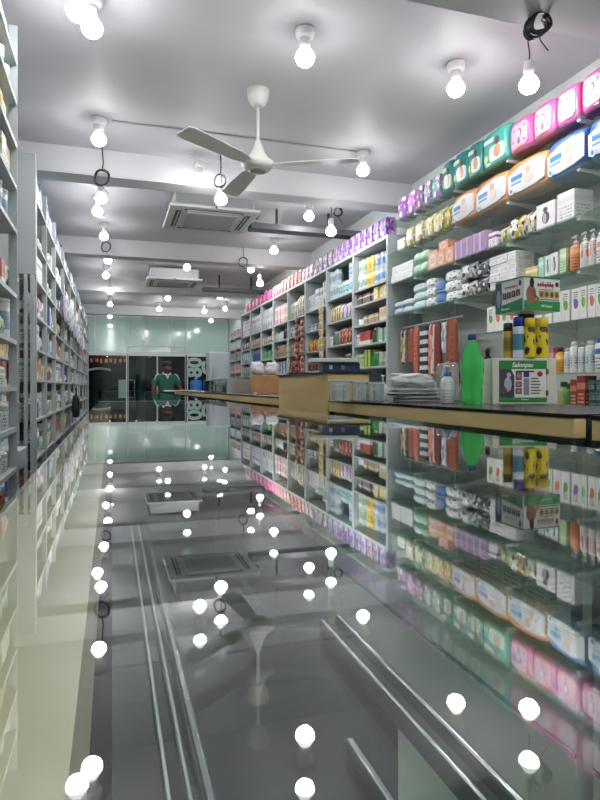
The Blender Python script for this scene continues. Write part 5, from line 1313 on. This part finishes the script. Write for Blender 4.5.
M_SKIN = mat('#5e3a2a', .55); M_POLO = mat('#2b6a58', .8, noise_amt=.06, scale=30)
V = [(0, 0, .93, .13), (0, 0, 1.1, .12), (0, -.02, 1.3, .13), (0, -.04, 1.40, .08), (0, -.07, 1.44, .055), (0, -.12, 1.49, .075), (0, -.145, 1.55, .085), (0, -.135, 1.61, .065)]
E = [(0, 1), (1, 2), (2, 3), (3, 4), (4, 5), (5, 6), (6, 7)]
def chain(start, pts):
    prev = start
    for p_ in pts: V.append(p_); E.append((prev, len(V)-1)); prev = len(V)-1
    return prev
hands = []
for sx in (-1, 1):
    a = chain(2, [(sx*.17, -.03, 1.37, .06), (sx*.24, -.06, 1.22, .045), (sx*.27, -.12, 1.1, .04), (sx*.24, -.28, 1.06, .034), (sx*.22, -.38, 1.035, .026), (sx*.215, -.43, 1.025, .03)])
    for k, (dx, L) in enumerate(((-.024, .07), (-.008, .082), (.008, .078), (.022, .062))):
        chain(a, [(sx*.215+dx, -.47, 1.026, .009), (sx*.215+dx*1.2, -.47-L*.5, 1.022, .0085), (sx*.215+dx*1.2, -.47-L, 1.008, .007)])
    chain(a, [(sx*.215-sx*.035, -.43, 1.02, .010), (sx*.215-sx*.05, -.465, 1.01, .009)])
for sx in (-1, 1):
    chain(0, [(sx*.09, 0, .85, .095), (sx*.1, 0, .48, .065), (sx*.1, .02, .1, .045), (sx*.1, -.1, .04, .04)])
body = skin('body', V, E, M_SKIN, pr_)
V = [(0, 0, .9, .165), (0, 0, 1.1, .15), (0, -.02, 1.28, .155), (0, -.035, 1.38, .11), (0, -.05, 1.415, .07)]
E = [(0, 1), (1, 2), (2, 3), (3, 4)]
for sx in (-1, 1): chain(2, [(sx*.17, -.03, 1.37, .075), (sx*.225, -.05, 1.25, .068), (sx*.25, -.07, 1.19, .064)])
shirt = skin('polo_shirt', V, E, M_POLO, pr_)
m = MB(); pts = [(.075*math.cos(a), -.055+.07*math.sin(a), 1.435-.02*math.sin(a)*-1) for a in [2*PI*k/18 for k in range(18)]]
m.tube(pts, .014, 8, closed=True); m.tube([(-.03, -.125, 1.42), (0, -.165, 1.33)], .01, 6); m.tube([(.03, -.125, 1.42), (0, -.165, 1.33)], .01, 6)
m.build('collar', mat('#dfe6e0', .7), shirt)
for sx in (-1, 1):
    MB().tube([(sx*.15, -.075, 1.43), (sx*.2, -.085, 1.4), (sx*.245, -.11, 1.3)], .009, 6).build('white_piping', mat('#dfe6e0', .7), shirt)
V = [(0, 0, .92, .15), (0, 0, .85, .15)]; E = [(0, 1)]
for sx in (-1, 1): chain(1, [(sx*.1, 0, .7, .11), (sx*.1, 0, .4, .085), (sx*.1, .02, .08, .07)])
skin('trousers', V, E, mat('#23252c', .8), pr_)
m = MB(); m.lathe([(.0, -.02), (.07, -.015), (.092, .02), (.09, .07), (.06, .105), (.0, .115)], n=20)
for v in m.bm.verts: v.co += Vector((0, -.115, 1.565))
m.build('hair', mat('#0e0c0c', .6), pr_)
for sx in (-1, 1):
    m = MB(); m.lathe([(0, -.006), (.008, 0), (0, .006)], n=10)
    for v in m.bm.verts: v.co += Vector((sx*.03, -.226, 1.535))
    m.build('eye', mat('#e8e4e0', .3), pr_)
    m = MB(); m.lathe([(0, -.025), (.012, -.01), (.014, .01), (0, .025)], n=10)
    for v in m.bm.verts: v.co += Vector((sx*.085, -.13, 1.53))
    m.build('ear', M_SKIN, pr_)
m = MB(); m.lathe([(.016, -.02), (.012, 0), (.004, .03)], n=8)
for v in m.bm.verts: v.co += Vector((0, -.235, 1.51))
m.build('nose', M_SKIN, pr_)
MB().box(-.026, .026, -.218, -.206, 1.475, 1.483, bev=.003).build('mouth', mat('#6c3c34', .5), pr_)
